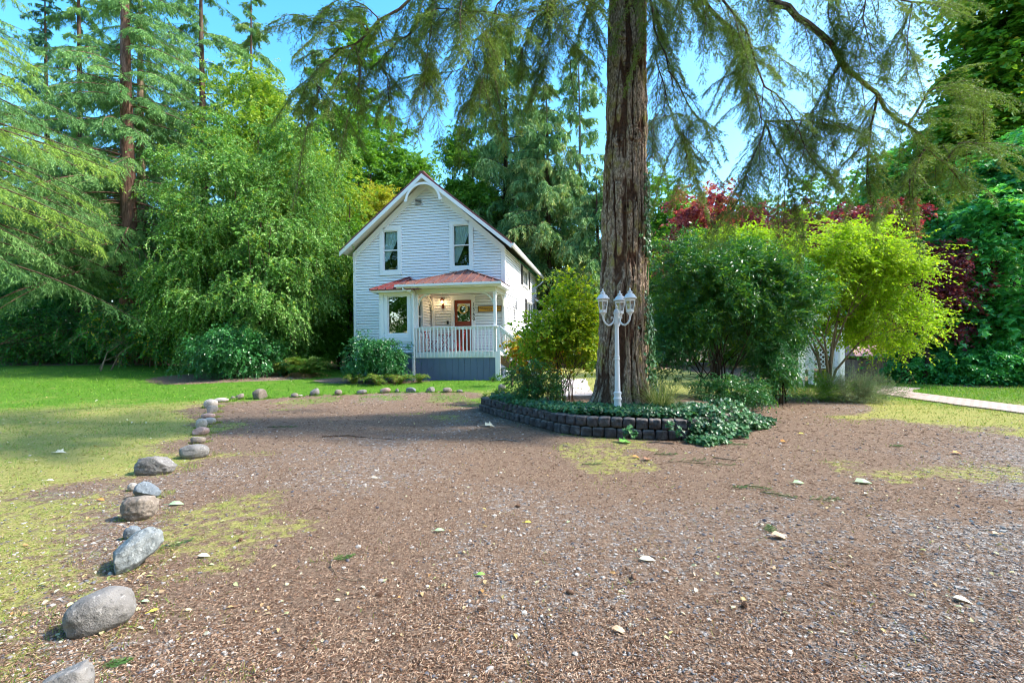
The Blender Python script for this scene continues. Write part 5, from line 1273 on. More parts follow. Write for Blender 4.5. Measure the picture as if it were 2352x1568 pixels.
# ---- beyond, right of the fir
far = [(1520, 47, 'mid', 395, 120, 'pale sunlit tree seen just right of the big trunk'), (1640, 52, 'gold', 420, 110, 'hazy yellow-green tree far behind the red maple'), (1760, 50, 'cedar', 440, 120, 'grey-green tree far behind the drooping fir boughs'), (1890, 46, 'mid', 395, 130, 'round green tree far behind between red and plum maples'), (2010, 40, 'mid', 380, 130, 'green tree far behind the plum-leaved maple')]
for i, (px, Y, lf, top, hw_, lb) in enumerate(far):
    broadleaf('distant_tree', lb, 'tree', px, Y, LB(px, Y, [(px-hw_*.5, px+hw_*.5, top, top+150), (px-hw_*.8, px+hw_*.2, top+80, top+260), (px-hw_*.2, px+hw_*.8, top+70, top+260, 1), (px-hw_*.7, px+hw_*.7, top+200, 790)]), lf, 'brown', n=2600, k=11, tl=1.0, ll=.32, lw=.2, shell=.3, gap=.42, seed=20+i, gscale=.35, sr=.15, group='trees far beyond the garden')
broadleaf('red_maple', 'bright red-leaved maple directly right of the big fir trunk', 'tree', 1640, 21, LB(1640, 21, [(1545, 1670, 440, 560), (1500, 1600, 540, 620), (1640, 1780, 470, 590, .6), (1760, 1900, 470, 580, .8), (1880, 2000, 480, 580, .8)]), 'red', 'dark', n=2900, k=12, tl=.55, ll=.14, lw=.10, shell=.1, gap=.47, seed=30, gscale=.8, sr=.09, extra=[('plum', .45, None)])
broadleaf('plum_tree', 'dark purple-leaved plum tree behind the lime shrub', 'tree', 2085, 17.5, LB(2085, 17.5, [(1930, 2080, 470, 600), (2060, 2210, 560, 690), (2130, 2245, 590, 700), (1990, 2140, 620, 720), (1900, 2000, 480, 580, .6), (2140, 2235, 680, 765)]), 'plum', 'dark', n=3600, k=12, tl=.5, ll=.12, lw=.085, hang=.1, shell=.1, gap=.46, seed=31, gscale=.9, sr=.09, extra=[('red', .28, None)])
broadleaf('lime_shrub', 'arching lime-green shrub tree overhanging the white arbor', 'tree', 1900, 13.2, LB(1900, 13.2, [(1720, 1960, 510, 640, -.5), (1560, 1780, 530, 620, .4), (1880, 2070, 500, 640), (1930, 2100, 580, 740), (1990, 2140, 680, 800), (1700, 1850, 540, 680, .3), (1880, 2030, 660, 770, .3), (1960, 2110, 540, 680, -.3)]), 'lime', 'tan', n=5600, k=13, tl=.50, ll=.078, lw=.046, droop=.25, hang=0, shell=.15, gap=.42, seed=32, gscale=1.1, upn=1.6, flat=.5, sr=.04, twigw=.004)
broadleaf('bamboo_shrub', 'dense dark green narrow-leaved shrub right of the big fir trunk', 'shrub', 1640, 12.0, LB(1640, 12.0, [(1490, 1660, 550, 700), (1580, 1790, 560, 720), (1700, 1860, 600, 770, -.1), (1490, 1600, 660, 830, .2), (1560, 1720, 660, 790), (1700, 1800, 700, 850), (1490, 1560, 780, 890, .3)], np.array(BG(XB(1640, 12.0), 12.0))), 'glossy', 'dark', n=6400, k=13, tl=.34, ll=.092, lw=.026, droop=.2, hang=.1, shell=.15, gap=.42, seed=33, gscale=1.3, upn=.8, sr=.022, sp=.3, base=BG(XB(1640, 12.0), 12.0), extra=[('mid', .7, (1.7, 9))], stemn=14)  # lighter leaves mixed in higher up put sunlight into the upper half's colour
broadleaf('bamboo_shrub', 'dark upright shrub in front of the white arbor with drooping side sprays', 'shrub', 1795, 12.3, LB(1795, 12.3, [(1740, 1825, 620, 790), (1770, 1835, 690, 790, .2), (1745, 1800, 780, 890)], np.array(GY(1795, 12.3))), 'glossy', 'dark', n=3000, k=13, tl=.30, ll=.085, lw=.026, droop=.4, hang=.3, shell=.25, gap=.38, seed=34, gscale=1.5, sr=.022, sp=.15, extra=[('mid', .35, None)], stemn=8)
broadleaf('low_shrub', 'low dark leafy shrub in the bed behind the ornamental grass', 'shrub', 1650, 10.9, LB(1650, 10.9, [(1590, 1700, 860, 950), (1680, 1760, 870, 950, .1)], BG(XB(1650, 10.9), 10.9)), 'glossy', 'dark', n=1300, k=12, tl=.2, ll=.045, lw=.022, shell=.2, gap=.36, seed=35, sr=.012, base=BG(XB(1650, 10.9), 10.9), extra=[('mid', .2, None)])
# right maples
def maple(label, px, Y, rows, n, seed, lf='maple', ll=.20, ex=None, gap=.43):
    broadleaf('maple_tree', label, 'tree', px, Y, LB(px, Y, rows, dy=.8), lf, 'dark', n=n, k=9, tl=.8, ll=ll, lw=ll*.9, droop=.3, hang=-.05, shell=.25, gap=gap, seed=seed, gscale=.55, upn=2.2, flat=.75, sr=.12, tm=MAPLE if ll < .19 else LEAF6, rj=.3, extra=ex, cm=.6)
maple('big dark green maple filling the right edge behind the lawn', 2310, 17.5, [(2180, 2340, 420, 640), (2280, 2460, 300, 560), (2240, 2420, 560, 760), (2130, 2290, 640, 800, .6), (2330, 2500, 640, 860), (2200, 2330, 730, 870, .3), (2100, 2220, 560, 720, 1.6)], 6800, 40, ll=.17, ex=[('mid', .12, None)])
maple('sunlit yellow-green tall tree crown in the upper right corner', 2330, 21, [(2190, 2330, 60, 260), (2270, 2450, 0, 230), (2170, 2300, 200, 400), (2290, 2480, 200, 420), (2240, 2400, -120, 100)], 4200, 41, 'mid', .21, [('gold', .15, None)], .45)
maple('green maple behind the plum tree and the red roofed shed', 2120, 25, [(2020, 2160, 330, 520), (2100, 2250, 300, 500, 1), (2040, 2200, 480, 680), (2140, 2300, 480, 720, 1), (2050, 2200, 640, 800), (2180, 2330, 680, 870)], 5200, 42, 'maple', .24, [('mid', .2, None)])
for i, (px, Y, x0, x1, y0_, lb) in enumerate(((2120, 17.8, 2050, 2190, 815, 'leafy green undergrowth bush by the shed at the lawn edge'), (2230, 16.8, 2160, 2310, 805, 'leafy undergrowth bush in the middle of the right lawn edge'), (2340, 16.2, 2280, 2430, 800, 'leafy undergrowth bush at the right end of the lawn edge'))):
    broadleaf('undergrowth_bush', lb, 'bush', px, Y, LB(px, Y, [(x0, x1, y0_, 895), (x0+30, x1-20, y0_-30, 860, .8)]), 'maple', 'dark', n=1500, k=10, tl=.4, ll=.11, lw=.08, shell=.2, gap=.36, seed=50+i, upn=1.8, flat=.6, sr=.02)
# screen of wood behind everything
gS = np.random.default_rng(5)
def wood(name, label, x0, x1, y0_, y1, z0, z1, n, leaf, ll, kind='stuff', shape=None):
    S = np.stack([gS.uniform(x0, x1, n), gS.uniform(y0_, y1, n), 0*np.zeros(n)], -1)
    top = z1*(.55+.75*fbm(S*np.array([1, .4, 0]), .16, 12, 3)); S[:, 2] = z0+(top-z0)*gS.random(n)**.8
    k_ = fbm(S, .22, 15, 3) > .40; S = S[k_]; n = len(S)
    C = np.clip(fbm(S, .3, 18, 2)*.9+gS.normal(0, .12, n), 0, 1)
    V = foliate(S, gS.normal(0, 1, (n, 3))+np.array([0, 0, -.2]), 1.2*gS.uniform(.5, 1.3, n), .4, 11, ll, ll*.55, 50, .8, .4, DIAM, .6, C, .2, gS)
    o = link(name, leafmesh(name, [V], None), LM[leaf]); tag(o, label, 'wood', kind=kind); return o
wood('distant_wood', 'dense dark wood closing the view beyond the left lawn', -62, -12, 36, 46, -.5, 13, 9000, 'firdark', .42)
wood('distant_wood', 'sunlit far wood behind and to the left of the house', -24, 4, 46, 56, -.5, 10, 4000, 'mid', .45)
wood('distant_wood', 'green far wood between the big fir and the right maples', 4, 62, 54, 66, -3, 13, 9000, 'mid', .55)
wood('distant_wood', 'unseen tall dark wood added behind the camera for the windows to mirror', -34, 30, -20, -11, -.2, 21, 10500, 'mid', .5)  # out of view, added so the panes mirror foliage instead of bright sky
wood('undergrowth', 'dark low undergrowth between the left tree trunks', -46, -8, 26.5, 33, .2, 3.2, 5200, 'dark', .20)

# ------------------------------------------------------------------ garden plants
yb = BG(XB(1290, 10.9), 10.9)
broadleaf('yellow_shrub', 'tall yellow-green autumn shrub with many thin stems left of the big fir trunk', 'shrub', 1290, 10.9,
  LB(1290, 10.9, [(1265, 1380, 640, 760), (1215, 1320, 690, 790), (1290, 1385, 720, 840), (1200, 1300, 740, 840), (1330, 1385, 760, 860, .2)], yb), 'yellow', 'brown', n=1500, k=8, tl=.26, ll=.07, lw=.056, droop=.2, hang=0, shell=.1, gap=.38, seed=60, gscale=2, upn=1.0, sr=.010, sp=.16, cl=6, cr=.16, base=yb, tm=LEAF6, twigw=.004, stemn=26, extra=[('mid', .16, None), ('orange', .06, (0, 1.5))])
broadleaf('orange_shrub', 'low shrub part turning orange beside the porch stairs', 'shrub', 1225, 12.6, LB(1225, 12.6, [(1165, 1240, 765, 830), (1215, 1290, 770, 840)], BG(XB(1225, 12.6), 12.6)), 'orange', 'brown', n=420, k=9, tl=.26, ll=.075, lw=.06, shell=.15, gap=.36, seed=61, base=BG(XB(1225, 12.6), 12.6), sr=.01, tm=LEAF6, twigw=.004, stemn=8, extra=[('yellow', .5, None)])
broadleaf('dark_shrub', 'small-leaved dark green shrub near the left end of the block wall', 'shrub', 1222, 10.4, LB(1222, 10.4, [(1165, 1235, 850, 935), (1220, 1290, 855, 945), (1190, 1265, 830, 900)], BG(XB(1222, 10.4), 10.4)), 'glossy', 'brown', n=950, k=12, tl=.22, ll=.034, lw=.024, shell=.1, gap=.38, seed=62, base=BG(XB(1222, 10.4), 10.4), sr=.009, twigw=.003, stemn=10, extra=[('mid', .3, None)])
broadleaf('light_shrub', 'small light green bush over the left tip of the block wall', 'bush', 1142, 11.6, LB(1142, 11.6, [(1112, 1165, 885, 930), (1130, 1180, 895, 932)], BG(XB(1142, 11.6), 11.6)), 'mid', 'brown', n=420, k=12, tl=.16, ll=.032, lw=.018, shell=.1, gap=.34, seed=63, base=BG(XB(1142, 11.6), 11.6), sr=.006, extra=[('lime', .4, None)])
broadleaf('porch_shrub', 'glossy dark green shrub in front of the bay window', 'shrub', 862, 19.0, LB(862, 19.0, [(795, 870, 780, 860), (850, 930, 778, 850), (825, 900, 765, 830), (870, 925, 800, 860)]), 'glossy', 'brown', n=2300, k=12, tl=.26, ll=.075, lw=.032, shell=.3, gap=.36, seed=64, gscale=1.3, sr=.02)
for i, (px, Y, L0, n_, lb) in enumerate(((810, 18.6, .75, 34, 'bright green fern at the left foot of the glossy porch shrub'), (868, 18.3, .85, 44, 'largest bright green fern in front of the porch shrub'), (915, 18.5, .75, 34, 'bright green fern between the porch shrub and the skirting'), (962, 18.9, .7, 22, 'small arching fern against the slate blue porch skirting'))):
    fern('fern', lb, 'fern', GY(px, Y), n_, L0, seed=10+i, droop=.7, ll=.085, lw=.024, k=34)
broadleaf('flower_plant', 'small leafy plant with white flecks at the corner of the porch skirting', 'plant', 1130, 18.9, LB(1130, 18.9, [(1112, 1150, 858, 886)]), 'mid', 'brown', n=110, k=10, tl=.16, ll=.05, lw=.034, shell=.1, gap=.3, seed=65, sr=.005, stemn=4)
broadleaf('sapling', 'thin rosemary-like sapling standing before the stair rail', 'shrub', 1175, 17.6, LB(1175, 17.6, [(1150, 1185, 775, 820), (1170, 1200, 770, 825)]), 'silver', 'tan', n=300, k=12, tl=.26, ll=.035, lw=.008, shell=.1, gap=.3, seed=66, sr=.016, hang=-.5, droop=0, stemn=7, twigw=.004)
broadleaf('lavender_bush', 'silvery green lavender mound at the edge of the right lawn', 'bush', 1985, 12.3, LB(1985, 12.3, [(1905, 2000, 870, 950), (1960, 2055, 872, 955)]), 'silver', 'tan', n=2300, k=13, tl=.30, ll=.042, lw=.007, droop=.1, hang=-.5, shell=.2, gap=.3, seed=67, sr=.01, upn=.3, ang=22, twigw=.002)
broadleaf('lavender_bush', 'darker green lavender bush in front of the white arbor posts', 'bush', 1875, 12.6, LB(1875, 12.6, [(1815, 1900, 875, 940), (1870, 1950, 868, 935)]), 'mid', 'tan', n=1400, k=13, tl=.28, ll=.042, lw=.008, droop=.1, hang=-.4, shell=.2, gap=.3, seed=68, sr=.01, ang=25, extra=[('silver', .4, None)])
def blades(name, base, n, L, leaf, seed, w=.006, droop=1.0, spread=.5, label=None, cat=None, r0=.08):
    g = np.random.default_rng(8000+seed); az = g.uniform(0, 2*math.pi, n); rr = r0*np.sqrt(g.random(n))
    S = np.stack([rr*np.cos(az), rr*np.sin(az), 0*az], -1); az2 = az+g.normal(0, .5, n)
    D = nrm(np.stack([np.cos(az2)*spread*g.random(n), np.sin(az2)*spread*g.random(n), np.ones(n)], -1)); Ls = L*g.uniform(.5, 1.1, n)
    k = 9; t = np.linspace(0, 1, k+1)[None, :, None]; hd = np.stack([np.cos(az2), np.sin(az2), 0*az2], -1)[:, None]
    bend = (g.random(n)**1.3*droop)[:, None, None]
    pos = S[:, None]+D[:, None]*Ls[:, None, None]*t+hd*bend*Ls[:, None, None]*t**2*.7+np.array([0, 0, -1])*bend*Ls[:, None, None]*t**3*.75
    sd3 = nrm(np.cross(hd, np.array([0, 0, 1.0])+g.normal(0, .4, (n, 1, 3)))); ww = w*(1-t**2*.9)
    V = np.stack([pos-sd3*ww, pos+sd3*ww], 2).reshape(n, -1, 3); m_ = 2*(k+1)
    F = (np.arange(n)[:, None, None]*m_+np.arange(k)[None, :, None]*2+np.array([0, 1, 3, 2])).reshape(-1, 4)
    o = link(name, fastmesh(name, V.reshape(-1, 3), 4, F, np.repeat(g.random(n), m_)), LM[leaf]); o.location = tuple(base); tag(o, label, cat); return o
blades('ornamental_grass', BG(XB(1518, 8.95), 8.95), 420, .95, 'straw', 1, .0038, 1.0, .75, 'clump of arching straw-tipped ornamental grass right of the lamp post', 'grass clump', .12)
# ivy on the bed and the wall
def ivymass(name, pts, n_each, label, cat, up=1.6, ll=.075, seed=0, kind=None, nrmv=None, parent=None, zz=.10):
    g = np.random.default_rng(9000+seed); S = []; Nn = []
    for p, r_, w_ in pts:
        m_ = int(n_each*w_); q = g.normal(0, 1, (m_, 3)); q = nrm(q)*(g.random((m_, 1))**.4)*np.array(r_); S.append(q+np.array(p)); 
    S = np.concatenate(S)
    z = np.maximum(S[:, 2], bedh(S[:, 0], S[:, 1])+.02+zz*g.random(len(S))); S[:, 2] = z
    A = g.normal(0, 1, S.shape)*np.array([1, 1, .35])+np.array([0, -.5, -.35])
    NN = np.array([0, -.35, 1.0])*up+g.normal(0, .6, S.shape)
    C = np.clip(fbm(S, 2.2, 4, 2)*1.1-.1+g.normal(0, .2, len(S)), 0, 1)
    V = leafverts(S, A, NN, ll*g.uniform(.6, 1.25, len(S)), ll*g.uniform(.8, 1.3, len(S)), IVY, .15)
    o = link(name, leafmesh(name, [(V, C)], None), LM['ivy'], parent); 
    tag(o, label, cat, kind=kind); return o
ip = []
for x in np.arange(-.3, 3.4, .16):
    y_ = np.interp(x, wc[:, 0], wc[:, 1]); zt = .40
    ip.append(((x, y_+.42, zt), (.22, .26, .07), 1.0)); ip.append(((x, y_+.95, zt), (.25, .40, .07), .55 if x < .8 else 1.1))
for (px, py, Y, rx, rz) in ((1600, 980, 7.9, .22, .16), (1640, 985, 7.95, .30, .20), (1680, 990, 8.1, .30, .16), (1620, 955, 8.2, .35, .22), (1660, 945, 8.6, .45, .25), (1700, 960, 8.7, .4, .16), (1595, 1020, 7.6, .13, .10), (1625, 1040, 7.45, .14, .06), (1650, 1025, 7.6, .2, .09), (1735, 985, 8.8, .25, .1), (1755, 975, 9.2, .2, .1)):
    p = P(px, py, Y); ip.append((tuple(p), (rx, rx*.8, rz), 2.2 if py < 1015 else .8))
for (px, py, Y) in ((1440, 985, 7.75), (1452, 1000, 7.72), (1560, 990, 7.62), (1542, 975, 7.7)): ip.append((tuple(P(px, py, Y)), (.07, .05, .1), .12))
ivymass('ivy', ip, 150, 'mat of dark green ivy covering the bed and spilling over the block wall', 'ivy', kind='stuff')
# ivy climbing the trunk
g = np.random.default_rng(99); S, Nn, A = [], [], []
for i in range(950):
    z = .3+4.6*g.random()**1.25; a = R(-28)+g.normal(0, .20)+.06*math.sin(z*3); rr = float(np.interp(z, [0, .5, .9, 1.6, 4.5], [.62, .56, .5, .47, .43]))+g.uniform(.02, .16)*(1.3-z/5)
    c = fz(z); S.append((c[0]+rr*math.cos(a), c[1]+rr*math.sin(a), z)); Nn.append((math.cos(a), math.sin(a)-.3, .3)); A.append((g.normal(0, .5), g.normal(0, .3), -1))
S = np.array(S); k_ = fbm(S, 1.7, 6, 3) > .43; S, Nn, A = S[k_], np.array(Nn)[k_]+g.normal(0, .35, (k_.sum(), 3)), np.array(A)[k_]
V = leafverts(S-OFF, A, Nn, .085*g.uniform(.6, 1.2, len(S)), .085*g.uniform(.8, 1.2, len(S)), IVY, .1)
iv = empty('climbing_ivy', OFF, 0, 'dark ivy and bare vines climbing the right side of the big fir trunk', 'ivy')
link('leaves', leafmesh('leaves', [(V, g.random(len(S)))], None), LM['ivy'], iv)
tb = TB()
for j in range(9):
    a = R(-20-9*j)+g.normal(0, .05); pts = []; zt = g.uniform(2.5, 7.2)
    for i in range(26):
        z = .3+zt*i/25; a += g.normal(0, .035); rr = float(np.interp(z, [0, .3, .55, .9, 1.6, 4.5, 8.5], [.82, .70, .6, .53, .49, .46, .40]))+.01
        c = fz(z); pts.append((c[0]+rr*math.cos(a)-OFF[0], rr*math.sin(a), z-OFF[2]))
    tb.tube(pts, list(np.linspace(.011, .004, 26)), 4)
for j in range(26):
    z = g.uniform(1.2, 6.8); a = R(g.uniform(-75, 10)); rr = .45; c = fz(z); p = np.array([c[0]+rr*math.cos(a)-OFF[0], rr*math.sin(a), z-OFF[2]]); o_ = np.array([math.cos(a), math.sin(a)-.3, 0])
    tb.tube([tuple(p), tuple(p+o_*.10+np.array([0, 0, .03])), tuple(p+o_*.16+g.normal(0, .07, 3)), tuple(p+o_*.12+g.normal(0, .12, 3))], .0035, 3)
tb.build('vines', BK['tan'], iv)

# ------------------------------------------------------------------ lamp post
LW = paint('lamp_white_paint', (.70, .71, .72), .45, .45, .22, (.42, .42, .38))
lx, ly = XB(1417, 8.72), 8.72
lamp = empty('garden_lamp_post', (lx, ly, .26), 0, 'white three-armed Victorian garden lamp post in front of the big fir', 'lamp post')
tb = TB(); tb.lathe([(.09, -.1), (.086, .0), (.080, .06), (.062, .29), (.060, .30), (.074, .305), (.076, .335), (.062, .345), (.060, .40), (.070, .41), (.072, .44), (.052, .455), (.050, .47), (.041, 1.02), (.043, 1.022), (.047, 1.03), (.047, 1.05), (.043, 1.058), (.043, 1.075), (.046, 1.08), (.046, 1.09), (.040, 1.095), (.036, 1.66), (.050, 1.665), (.052, 1.69), (.049, 1.70), (.049, 1.84), (.056, 1.845), (.056, 1.86), (.050, 1.90), (.03, 1.935), (.012, 1.945), (.02, 1.965), (.024, 1.98), (.012, 2.0), (.004, 2.02)], (0, 0, 0), 24, (1, 3)); tb.build('pole', LW, lamp, True)
PG = glassmat('lamp_glass', (.78, .80, .78), .12)
for an in (-42, 64, 198):
    a = R(an); c, s = math.cos(a), math.sin(a); q = lambda r_, z_: (c*r_, s*r_, z_); rl_ = .272
    tb = TB(); tb.tube([q(.045, 1.76), q(.075, 1.70), q(.12, 1.655), q(.17, 1.645), q(.225, 1.68), q(.262, 1.74), q(rl_, 1.83)], [.013, .016, .018, .018, .017, .017, .018], 8)
    tb.tube([q(.06, 1.74), q(.075, 1.79), q(.10, 1.80), q(.105, 1.77), q(.09, 1.765)], [.008, .009, .009, .007, .01], 6)
    ar = tb.build('arm', LW, lamp, True)
    cx2 = (c*rl_, s*rl_, 0); tb = TB()
    tb.lathe([(.02, 1.80), (.028, 1.83), (.05, 1.86), (.066, 1.87), (.066, 1.89), (.058, 1.895)], cx2, 18)
    tb.lathe([(.10, 2.105), (.122, 2.11), (.124, 2.12), (.10, 2.14), (.075, 2.18), (.04, 2.205), (.034, 2.21), (.045, 2.222), (.045, 2.232), (.03, 2.24), (.012, 2.255), (.016, 2.27), (.013, 2.285), (.003, 2.30)], cx2, 20)
    for k_ in range(6):
        w_ = k_*math.pi/3+.3; tb.beam((cx2[0]+.062*math.cos(w_), cx2[1]+.062*math.sin(w_), 1.89), (cx2[0]+.096*math.cos(w_), cx2[1]+.096*math.sin(w_), 2.106), .014, .012)
        for (z_, r_) in ((2.08, .091), (1.905, .063)):
            w2_ = w_+math.pi/3; tb.beam((cx2[0]+r_*math.cos(w_), cx2[1]+r_*math.sin(w_), z_), (cx2[0]+r_*math.cos(w2_), cx2[1]+r_*math.sin(w2_), z_), .008, .03)
    hd = tb.build('lantern', LW, lamp, True)
    tb = TB(); b_ = 0
    for k_ in range(6):
        w_ = k_*math.pi/3+.3; w2_ = w_+math.pi/3
        tb.prism([(cx2[0]+r_*math.cos(w), cx2[1]+r_*math.sin(w), z_) for (r_, z_, w) in ((.058, 1.895, w_), (.058, 1.895, w2_), (.090, 2.103, w2_), (.090, 2.103, w_))], (-.002*math.cos((w_+w2_)/2), -.002*math.sin((w_+w2_)/2), 0))
    tb.build('glass', PG, hd)
    tb = TB(); tb.lathe([(.012, 1.89), (.012, 1.96), (.022, 1.985), (.02, 2.01), (.006, 2.05)], cx2, 10); tb.build('bulb', TRIM, hd, True)
# ------------------------------------------------------------------ arbor, shed, small garden things
ab = GY(1885, 17); arb = empty('garden_arbor', ab, 0, 'white wooden garden arbor with lattice half hidden by the lime shrub', 'arbor')
pp = {}
for nm, px, Y in (('a', 1840, 16.5), ('b', 1862, 17.6), ('c', 1932, 16.4), ('d', 1917, 17.5)):
    pp[nm] = Vector(GY(px, Y))-Vector(ab)
    tb = TB(); v = pp[nm]; tb.box(v.x-.075, v.x+.075, v.y-.06, v.y+.06, -.3, 2.35); tb.build('post', TRIM, arb)
def lattice(A, B, z0, z1, name='lattice'):
    A, B = Vector(A), Vector(B); d = B-A; d.z = 0; Lh = d.length; d.normalize(); tb = TB(); st_ = .17
    n_ = Vector((-d.y, d.x, 0)); H_ = z1-z0
    for sgn in (1, -1):
        o_ = -H_
        while o_ < Lh:
            pts = []
            u0_, u1_ = max(o_, 0), min(o_+H_, Lh)
            if u1_-u0_ > .03:
                za, zb = (z0+(u0_-o_), z0+(u1_-o_)) if sgn > 0 else (z1-(u0_-o_), z1-(u1_-o_))
                off = n_*.007*sgn
                tb.beam(A*1+d*u0_+off+Vector((0, 0, za-A.z)), A+d*u1_+off+Vector((0, 0, zb-A.z)), .012, .038, n_.cross(Vector((0, 0, 1)))+Vector((0, 0, .5)))
            o_ += st_
    for z_ in (z0-.03, z1+.03): tb.beam((A.x, A.y, z_), (B.x, B.y, z_), .04, .07)
    tb.build(name, TRIM, arb)
lattice(pp['b'], pp['d'], .62, 1.65); lattice(pp['a'], pp['b'], .62, 1.65); lattice(pp['c'], pp['d'], .62, 1.65)
tb = TB()
for a_, b_ in (('a', 'c'), ('b', 'd')): tb.beam(tuple(pp[a_]+Vector((-.25, 0, 2.35))), tuple(pp[b_]+Vector((.25, 0, 2.35))), .05, .14)
for i in range(6):
    t = i/5; p = pp['a'].lerp(pp['c'], t); q = pp['b'].lerp(pp['d'], t); tb.beam((p.x, p.y-.2, 2.46), (q.x, q.y+.2, 2.46), .04, .08)
tb.build('top_rafters', TRIM, arb)
sb = GY(1998, 30); shed = empty('garden_shed', sb, 0, 'low weathered board shed with a faded red metal roof behind the lavender', 'shed')
tb = TB(); r_ = random.Random(8); x = -1.6
while x < 1.55: tb.box(x, x+.16, -1.2-.01*r_.random(), -1.16, -.3, 1.62+.0*r_.random()); x += .175
tb.box(-1.6, 1.58, -1.15, 1.2, -.3, 1.6); zb_ = sb[2]
tb.build('wall', BK['grey'], shed)
ez = .50-zb_+.0; tb = TB(); ze, zr = float(P(1998, 817, 28.8)[2]-zb_), float(P(1998, 793, 30)[2]-zb_)
A_, B_, C_, D_ = (-1.85, -1.35, ze), (1.85, -1.35, ze), (1.0, 0, zr), (-1.3, 0, zr)
tb.v += [A_, B_, C_, D_, (1.85, 1.35, ze), (-1.85, 1.35, ze)]; tb.f += [(0, 1, 2, 3), (1, 4, 2), (4, 5, 3, 2), (5, 0, 3), (0, 5, 4, 1)]
for i in range(9):
    t = i/8; tb.beam((-1.85+3.7*t, -1.36, ze+.02), (-1.3+2.3*t, -.01, zr+.02), .03, .03)
tb.build('roof', roofmat('faded_red_roof', (.42, .17, .15), (.58, .33, .30)), shed)
broadleaf('hosta', 'yellow-leaved low plant glimpsed through the arbor', 'plant', 1885, 18.6, LB(1885, 18.6, [(1868, 1905, 850, 875)]), 'gold', 'brown', n=110, k=9, tl=.2, ll=.11, lw=.07, shell=.1, gap=.2, seed=70, sr=.01, stemn=3)
for (px, py, Y, lb) in ((1726, 868, 11.9, 'small black solar path light standing in the shade of the dark shrub'), (1886, 868, 14.2, 'small black solar path light standing under the white arbor')):
    p = P(px, py, Y); gz = float(bedh(p[0], p[1])); e = empty('path_light', (p[0], p[1], gz), 0, lb, 'path light'); h = p[2]-gz
    tb = TB(); tb.lathe([(.012, -.05), (.012, h-.10)], (0, 0, 0), 8); tb.build('stake', BLACK, e)
    tb = TB(); tb.lathe([(.04, h-.10), (.055, h-.095), (.05, h-.06), (.03, h-.058), (.03, h-.035), (.075, h-.03), (.07, h), (.02, h+.03), (.01, h+.04)], (0, 0, 0), 14); tb.build('lamp_head', GREYM, e, True)
p = P(1675, 962, 8.75); o = TB().obox((0, 0, 0), (.12, .03, 0), (-.02, .06, 0), (0, 0, .02)).build('wood_offcut', BK['tan'], None); o.location = tuple(p+np.array([0, 0, .06])); tag(o, 'weathered wood offcut lying on the ivy at the bed corner', 'board')
# ------------------------------------------------------------------ ground cover and litter
lm('litter', [(.04, .02, .012), (.14, .075, .045), (.28, .17, .11), (.44, .31, .21), (.60, .48, .36)], trans=0, rough=.9, spec=.1)
lm('fallen', [(.50, .38, .12), (.55, .50, .30), (.42, .22, .07), (.60, .60, .46), (.34, .38, .10)], trans=.15, rough=.6)
gL = np.random.default_rng(2024)
def scatter(n, y0, y1, pw=1.0):
    """density falling with distance"""
    u = gL.random(n); y = 1/(1/y0+(1/y1-1/y0)*u) if pw == 1 else y0*(y1/y0)**u
    x = gL.uniform(-1.18, 1.18, n)*(y+.6)
    return x, y
def surf(x, y):
    z = hgt(x, y); ind = pdist(x, y, drive) < 0
    return z+np.where(ind, .004, 0)
def outbed(x, y): return pdist(x, y, bedp) > .05
x, y = scatter(230000, 2.0, 19)
g_, lu, gv = masks(x, y); pn = fbm(np.stack([x, y, 0*x], -1), 9, 5, 3)
k_ = (gL.random(len(x)) < (1-g_)*.95*(1-.45*gv)*(pn > .38)+.14*(1-g_)+.05) & outbed(x, y)
x, y, pn = x[k_], y[k_], pn[k_]; n = len(x); az = gL.uniform(0, 2*math.pi, n)
A = np.stack([np.cos(az), np.sin(az), gL.normal(.08, .16, n)], -1); sc2 = np.maximum(1, y/4.2)
V = leafverts(np.stack([x, y, surf(x, y)+.004+.008*gL.random(n)], -1), A, np.array([0, 0, 1.])+gL.normal(0, .3, (n, 3)), .026*sc2*gL.uniform(.6, 1.4, n), .0042*sc2*gL.uniform(.7, 1.6, n), DIAM, .25)
o = link('needle_litter', leafmesh('needle_litter', [(V, np.clip(gL.random(n)*.8+.35*(pn-.4), 0, 1))], None), LM['litter']); tag(o, 'brown fir needles and twigs littering the driveway', 'litter', kind='stuff')
# gravel
m, nt, n_, l = mat('gravel_stone'); r_ = ramp(nt, [(0, (.085, .085, .10)), (.3, (.18, .17, .17)), (.6, (.31, .285, .26)), (.85, (.43, .39, .345)), (1, (.56, .52, .46))], attr(nt, 'rnd')); out(nt, prin(nt, r_.outputs[0], .8, .25).outputs[0])
x, y = scatter(60000, 2.0, 15)
g_, lu, gv = masks(x, y)
k_ = (gL.random(len(x)) < (gv*.62+.10)*(1-g_)+.01) & outbed(x, y); x, y = x[k_], y[k_]; n = len(x)
bm_ = bmesh.new(); bmesh.ops.create_icosphere(bm_, subdivisions=1, radius=1); V0_ = np.array([v.co[:] for v in bm_.verts]); F0_ = np.array([[v.index for v in f.verts] for f in bm_.faces]); bm_.free()
s = np.maximum(.0048, .0034*y**.55)*gL.lognormal(0, .38, n)*1.15; s = np.minimum(s, .026)
V = V0_[None]*(1+gL.uniform(-.32, .32, (n, len(V0_), 1)))*np.stack([s, s*gL.uniform(.6, 1, n), s*gL.uniform(.4, .7, n)], -1)[:, None]
az = gL.uniform(0, 6.28, n); c, s_ = np.cos(az)[:, None], np.sin(az)[:, None]
V = np.stack([V[..., 0]*c-V[..., 1]*s_, V[..., 0]*s_+V[..., 1]*c, V[..., 2]], -1)+np.stack([x, y, surf(x, y)+.003], -1)[:, None]
F = (np.arange(n)[:, None, None]*len(V0_)+F0_[None]).reshape(-1, 3)
